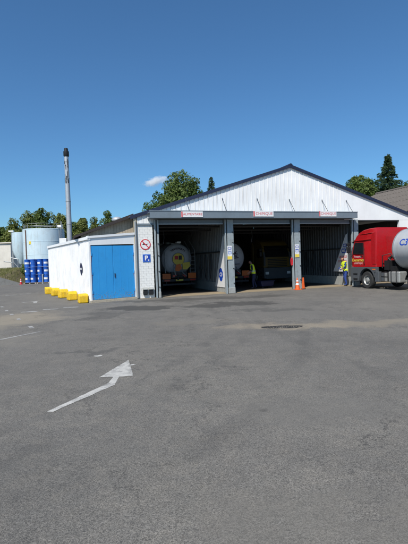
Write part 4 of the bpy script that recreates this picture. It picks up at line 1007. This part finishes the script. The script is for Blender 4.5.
# ------------------------------------------------------------------ people
def person(loc, rz_, label, trousers, shirt, hair, pose):
    """local +x = the way the figure faces; one skinned body, clothes as children"""
    J = {}
    E_ = []
    def add(k, p, r, par=None):
        J[k] = (Vector(p), r)
        if par: E_.append((par, k))
    b = pose.get('lean', .08); hd = pose.get('head', .10)
    add('pelvis', (0,0,.93), .135)
    add('waist', (b*.5,0,1.08), .125, 'pelvis'); add('chest', (b,0,1.27), .15, 'waist'); add('shoulders', (b*1.25,0,1.42), .115, 'chest')
    add('neck', (b*1.5,0,1.50), .055, 'shoulders'); add('jaw', (b*1.6+hd*.5,0,1.575), .072, 'neck'); add('skull', (b*1.6+hd*.55,0,1.655), .092, 'jaw'); add('crown', (b*1.6+hd*.4,0,1.70), .062, 'skull')
    add('nose', (b*1.6+hd*.55+.105,0,1.60), .016, 'jaw')
    for s, sd in ((1,'l'),(-1,'r')):
        hp = pose['legs'][sd]; ar = pose['arms'][sd]
        add('hip'+sd, (0,s*.10,.88), .105, 'pelvis'); add('knee'+sd, (hp[0],s*.115,.50), .068, 'hip'+sd); add('ankle'+sd, (hp[1],s*.12,.10), .048, 'knee'+sd)
        add('toe'+sd, (hp[1]+.17,s*.135,.045), .04, 'ankle'+sd)
        add('sh'+sd, (b*1.25,s*.185,1.40), .068, 'shoulders'); add('el'+sd, ar[0], .05, 'sh'+sd); add('wr'+sd, ar[1], .034, 'el'+sd)
        d = (Vector(ar[1])-Vector(ar[0])).normalized()
        sv = d.cross(Vector((0,1,.01))).normalized()
        palm = Vector(ar[1])+d*.06; add('pa'+sd, palm, .034, 'wr'+sd)
        for q in range(4):
            o_ = sv*(-.03+.02*q); ln = (.065,.075,.07,.055)[q]
            k1 = palm+o_+d*.045; add('f%d%s' % (q,sd), k1, .0105, 'pa'+sd); add('g%d%s' % (q,sd), k1+d*ln*.8+Vector((0,-s*.015,0)), .009, 'f%d%s' % (q,sd))
        th1 = palm-sv*.045+d*.005; add('t1'+sd, th1, .012, 'pa'+sd); add('t2'+sd, th1+d*.05-sv*.01, .01, 't1'+sd)
    keys = list(J); idx = {k: i for i, k in enumerate(keys)}
    me = bpy.data.meshes.new('person_body'); me.from_pydata([J[k][0] for k in keys], [(idx[a], idx[c]) for a, c in E_], [])
    ob = bpy.data.objects.new('person_tmp', me); col.objects.link(ob)
    sk = ob.modifiers.new('skin', 'SKIN'); sk.use_smooth_shade = True
    for k in keys:
        sv = me.skin_vertices[0].data[idx[k]]; r = J[k][1]
        sv.radius = (r, r*(1.0 if k[0] not in 'pwcs' or k.startswith('pa') or k.startswith('sh') and k != 'shoulders' else 1.0)); sv.use_root = (k == 'pelvis')
    sb = ob.modifiers.new('sub', 'SUBSURF'); sb.levels = 1; sb.render_levels = 1
    dg = bpy.context.evaluated_depsgraph_get(); dg.update()
    bm = bpy.data.meshes.new_from_object(ob.evaluated_get(dg)); bpy.data.objects.remove(ob)
    # widen the trunk sideways (shoulders broader than deep)
    for vv in bm.vertices:
        z = vv.co.z
        if .86 < z < 1.46 and abs(vv.co.y) < .17: vv.co.y *= 1.22
    T = thing('person', label, 'person', loc, rz_, 'workers in hi-vis vests')
    for mm_ in (SKIN, trousers, shirt, BLACK): bm.materials.append(mm_)
    for p in bm.polygons:
        c = p.center
        armish = abs(c.y) > .17 and c.z > .75
        if c.z < .085: mi = 3
        elif c.z < .97 and not armish: mi = 1
        elif c.z < 1.475 and not armish: mi = 2
        elif armish and (c - J['wr'+('l' if c.y > 0 else 'r')][0]).length > .05 and (c - J['pa'+('l' if c.y > 0 else 'r')][0]).length > .17: mi = 2
        else: mi = 0
        p.material_index = mi; p.use_smooth = True
    body = bpy.data.objects.new('body', bm); col.objects.link(body); body.parent = T
    # vest: the trunk's own faces, pushed outwards
    def shellpart(name, test, off, mat):
        mm = MB(); mp = {}
        for p in bm.polygons:
            if test(p.center):
                ids = []
                for i in p.vertices:
                    if i not in mp:
                        mp[i] = len(mm.v); vv = bm.vertices[i]; mm.v.append(tuple(vv.co + vv.normal*off))
                    ids.append(mp[i])
                mm.f.append(tuple(ids)); mm.m.append(0)
        return mm.build(name, mat, T, smooth=True)
    vest = shellpart('vest', lambda c: .93 < c.z < 1.475 and abs(c.y) < .20 + (.02 if c.z > 1.3 else 0) and c.x < .19 + (.04 if c.z > 1.2 else 0), .02, HIVIS)
    tp = shellpart('reflective_band', lambda c: (1.03 < c.z < 1.09) and abs(c.y) < .2 and c.x < .19, .026, SILVERT); tp.parent = vest
    sk_c = J['skull'][0]
    shellpart('hair', lambda c: (c.z > sk_c.z+.03) or (c.z > sk_c.z-.06 and c.x < sk_c.x-.015), .012, hair)
    for s in (-1, 1):
        mm = MB(); mm.lathe([(.004,-.006),(.011,-.002),(.011,.003),(.003,.007)], 8, (sk_c.x+.088, s*.034, sk_c.z-.02), 'x'); mm.build('eye', BLACK, T)
        mm = MB(); mm.lathe([(.01,-.008),(.03,-.004),(.03,.006),(.008,.012)], 10, (sk_c.x-.005, s*.094, sk_c.z-.03), 'y'); mm.build('ear', SKIN, T)
    mm = MB(); mm.box(J['jaw'][0].x+.066, -.024, J['jaw'][0].z-.02, J['jaw'][0].x+.076, .024, J['jaw'][0].z-.012); mm.build('mouth', RED, T)
    return T
person(HL(12.52, .05, .02), math.pi+TH*.3, 'worker in yellow hi-vis vest and blue trousers at the bay entrance beside the red truck', WORKB, WORKB, HAIR,
       dict(lean=.06, head=.12, legs=dict(l=(.06,.0), r=(.02,-.10)), arms=dict(l=((.10,.25,1.16),(.27,.16,1.05)), r=((.12,-.25,1.15),(.30,-.12,1.08)))))
person(HL(7.35, 1.9, .02), TH+R(150), 'worker in hi-vis vest and dark navy clothes in shadow beside the white tanker', NAVYC, NAVYC, BLACK,
       dict(lean=.10, head=.10, legs=dict(l=(.08,.04), r=(.03,-.12)), arms=dict(l=((.08,.26,1.14),(.28,.22,1.02)), r=((.06,-.26,1.14),(.24,-.24,.98)))))

# ------------------------------------------------------------------ trees
def crown_mesh(name, mat, blobs, n, size, seed):
    rnd = random.Random(seed); m = MB()
    vol = [b[3]*b[4]*b[5] for b in blobs]
    for k in range(n):
        b = rnd.choices(blobs, vol)[0]
        while True:
            p = Vector((rnd.uniform(-1,1), rnd.uniform(-1,1), rnd.uniform(-1,1)))
            if .25 < p.length < 1 and rnd.random() < p.length**1.5: break
        q = Vector((b[0]+p.x*b[3], b[1]+p.y*b[4], b[2]+p.z*b[5]))
        q += Vector((mnoise.noise(q*.9), mnoise.noise(q*.9+Vector((9,0,0))), mnoise.noise(q*.9+Vector((0,9,0)))))*.55
        if mnoise.noise(q*.75+Vector((seed*3.1,0,0))) < -.34: continue
        nrm = (p*.8 + Vector((rnd.gauss(0,.6), rnd.gauss(0,.6), rnd.gauss(.35,.6)))).normalized()
        a = nrm.orthogonal().normalized(); c = nrm.cross(a); t_ = rnd.random()*6.28
        a, c = a*math.cos(t_)+c*math.sin(t_), c*math.cos(t_)-a*math.sin(t_)
        s = size*rnd.uniform(.6,1.3)
        m.add([q-a*s, q+c*s*.55, q+a*s, q-c*s*.55], [(0,1,2,3)])
    return m
def broad_tree(loc, H, W, label, mat, seed, group=None, n=5200, size=.26, low=.12, pointed=0.0):
    rnd = random.Random(seed)
    T = thing('broadleaf_tree', label, 'tree', loc, rnd.random()*6, group)
    blobs = []
    for k in range(16):
        zf = rnd.uniform(low+.12, .9); rad = W/2*(1-pointed*zf)*math.sin(math.pi*min(.97, .22+zf*.72))
        a = rnd.random()*6.28; rr = rad*rnd.uniform(.2,.62); s = W*rnd.uniform(.16,.26)*(1-.5*pointed*zf)
        blobs.append((rr*math.cos(a), rr*math.sin(a), H*zf, s, s, s*rnd.uniform(.75,1.2)))
    blobs.append((0,0,H*.93,W*.14,W*.14,H*.07)); blobs.append((0,0,H*.45,W*.34,W*.34,H*.38))
    if pointed: blobs.append((0,0,H*.74,W*.17,W*.17,H*.22))
    crown_mesh('crown', mat, blobs, n, size, seed).build('crown', mat, T)
    m = MB(); m.tube([(0,0,0),(.05,.03,H*.3),(-.05,.06,H*.6),(0,0,H*.85)], [H*.022, H*.017, H*.011, H*.004], 8)
    for b in blobs[:9]:
        z0 = max(.15*H, b[2]-H*.18); m.tube([(0,0,z0),(b[0]*.5,b[1]*.5,b[2]-H*.06),(b[0],b[1],b[2])], [H*.008,H*.006,H*.002], 6)
    m.build('trunk', BARK, T)
    return T
def conifer(loc, H, W, label, seed, n=5200, size=.20, group=None):
    rnd = random.Random(seed); T = thing('spruce_tree', label, 'tree', loc, rnd.random()*6, group); m = MB(); tm = MB()
    tm.tube([(0,0,0),(0,0,H*.6),(0,0,H)], [H*.018,H*.01,.02], 8)
    nb = 210
    for k in range(nb):
        zf = min(.99, .06+.93*(k/nb)+rnd.uniform(-.015,.015)); z = H*zf; a = k*2.4+rnd.uniform(-.3,.3); ln = W/2*(1-zf)**.85*rnd.uniform(.55,1.22)+.15
        d = Vector((math.cos(a), math.sin(a), 0)); tip = d*ln + Vector((0,0,z-ln*.22+ .1*ln))
        tm.tube([(0,0,z), tuple(tip)], [.045*(1-zf)+.01,.008], 5)
        for q in range(max(6, int(n/nb*(.35+1.3*(1-zf))))):
            t_ = rnd.random()**.7; p = d*ln*t_ + Vector((0,0,z-(ln*.12)*t_)); w_ = (1-t_*.75)*ln*.24
            p += Vector((-d.y,d.x,0))*rnd.uniform(-w_,w_) + Vector((0,0,rnd.uniform(-.42,.14)))
            dd = (d+Vector((rnd.uniform(-.7,.7),rnd.uniform(-.7,.7),rnd.uniform(-.7,.15)))).normalized(); sd = dd.orthogonal().normalized(); s = size*rnd.uniform(.6,1.3)
            sd = (Matrix.Rotation(rnd.random()*6.28, 3, dd) @ sd)
            m.add([p-dd*s, p+sd*s*.3, p+dd*s, p-sd*s*.3], [(0,1,2,3)])
    m.build('crown', LEAFC, T); tm.build('trunk', BARK, T); return T

def far(px, Y):   # ground X at distance Y for a direction given as a slope
    return px*Y
lt = [(-.468,92,10.4,5.2),(-.438,88,11.4,5.0),(-.402,94,13.6,5.4),(-.376,90,13.4,4.8),(-.352,93,13.0,5.0),(-.327,89,12.2,4.6),(-.300,95,11.0,4.8),(-.278,90,11.2,4.0),(-.250,92,11.6,4.2),(-.218,88,12.4,4.4),(-.50,90,11.5,5.5),(-.19,97,11.5,4.4)]
names = ['conical green tree behind the cream building', 'conical green tree beside the cream building top', 'tall green tree rising above the silo', 'tall green tree above the left side of the wide tank', 'tall green tree above the wide tank',
         'green tree above the wide tank ladder', 'lower green tree just beside the metal chimney', 'small conical tree between the chimney and the timber gable', 'conical tree rising behind the dark lean-to roof', 'tallest conical tree behind the lean-to roof vent',
         'green tree beyond the cream building', 'green tree hidden low behind the white gable']
for i, (k, Y, H, W) in enumerate(lt):
    broad_tree((k*Y, Y, 0), H*1.03, W*1.55, names[i], LEAFD if i % 3 else LEAFA, 40+i, 'row of trees behind the tanks', n=26000, size=.19, low=.0, pointed=.5)
m = crown_mesh('hedge', LEAFB, [(-52+x*2.1, 101+random.uniform(-1,1), 5.4, 2.2, 1.6, 5.4+random.uniform(-.6,1.6)) for x in range(20)], 42000, .28, 5)
o = m.build('distant_hedge', LEAFA); tag(o, 'dense dark hedge filling the gaps under the tree row', 'hedge', kind='stuff')
broad_tree((-3.2,60,0), 13.1, 10.8, 'big leafy green tree behind the left roof slope', LEAFA, 81, n=52000, size=.17, low=.25)
broad_tree((-6.3,62,0), 12.0, 6.6, 'low green tree at the foot of the big leafy tree', LEAFB, 82, n=18000, size=.18, low=.2)
conifer((1.47,62,0), 13.9, 6.0, 'slim dark conifer tip beside the big leafy tree', 83, 7000)
broad_tree((25.6,70,0), 14.9, 8.0, 'round green tree behind the right roof slope', LEAFA, 84, n=30000, size=.17, low=.3)
broad_tree((29.4,73,0), 14.6, 7.0, 'green tree close beside the tall spruce', LEAFB, 85, n=22000, size=.17, low=.3)
conifer((29.5,68,0), 17.7, 12.4, 'tall dark spruce above the brown-grey roof', 86, 40000, .19)
broad_tree((33.6,70,0), 14.0, 6.0, 'green tree on the far side of the tall spruce', LEAFA, 87, n=14000, size=.18, low=.3)
t = thing('bank_shrub', 'small green shrub between the pump cabinet and the blue drums', 'shrub', (-20.1, 48.2, .3))
crown_mesh('foliage', LEAFA, [(0,0,1.0,.55,.5,.8),(.2,.1,1.5,.35,.35,.5),(-.3,0,.6,.4,.4,.5)], 1600, .09, 9).build('foliage', LEAFA, t)
m = MB(); m.tube([(0,0,-.3),(0,0,1.3)], [.04,.015], 6); m.build('stem', BARK, t)

# ------------------------------------------------------------------ small cloud
def cloud():
    m, n, l, b = nmat('cloud_volume'); n.remove(b)
    pv = n.new('ShaderNodeVolumePrincipled'); tc = n.new('ShaderNodeTexCoord'); v = tc.outputs['Object']
    ln = n.new('ShaderNodeVectorMath'); ln.operation = 'LENGTH'
    l.new(scaled(n, l, v, 1/46, 1/30, 1/15), ln.inputs[0])
    nz = tex_noise(n, l, v, .05, 7, .62)
    d = math2(n, l, 'SUBTRACT', math2(n, l, 'ADD', math2(n, l, 'MULTIPLY', nz, 2.4), -.50), ln.outputs['Value'])
    l.new(math2(n, l, 'MULTIPLY', math2(n, l, 'MAXIMUM', d, 0.0), .16), pv.inputs['Density'])
    pv.inputs['Color'].default_value = (1,1,1,1); pv.inputs['Anisotropy'].default_value = .1
    l.new(pv.outputs[0], n['Material Output'].inputs['Volume'])
    mm = MB(); mm.lathe([(.5,-15),(26,-11),(46,0),(26,11),(.5,15)], 24)
    mm.v = [(x, y*.6, z) for x, y, z in mm.v]
    o = mm.build('cloud', m); o.scale = (1.25, 1.2, 1.35); o.location = (-160, 1500, 284); o.rotation_euler = (0, R(-8), 0)
    tag(o, 'small wispy white cloud above the big leafy tree', 'cloud')
cloud()
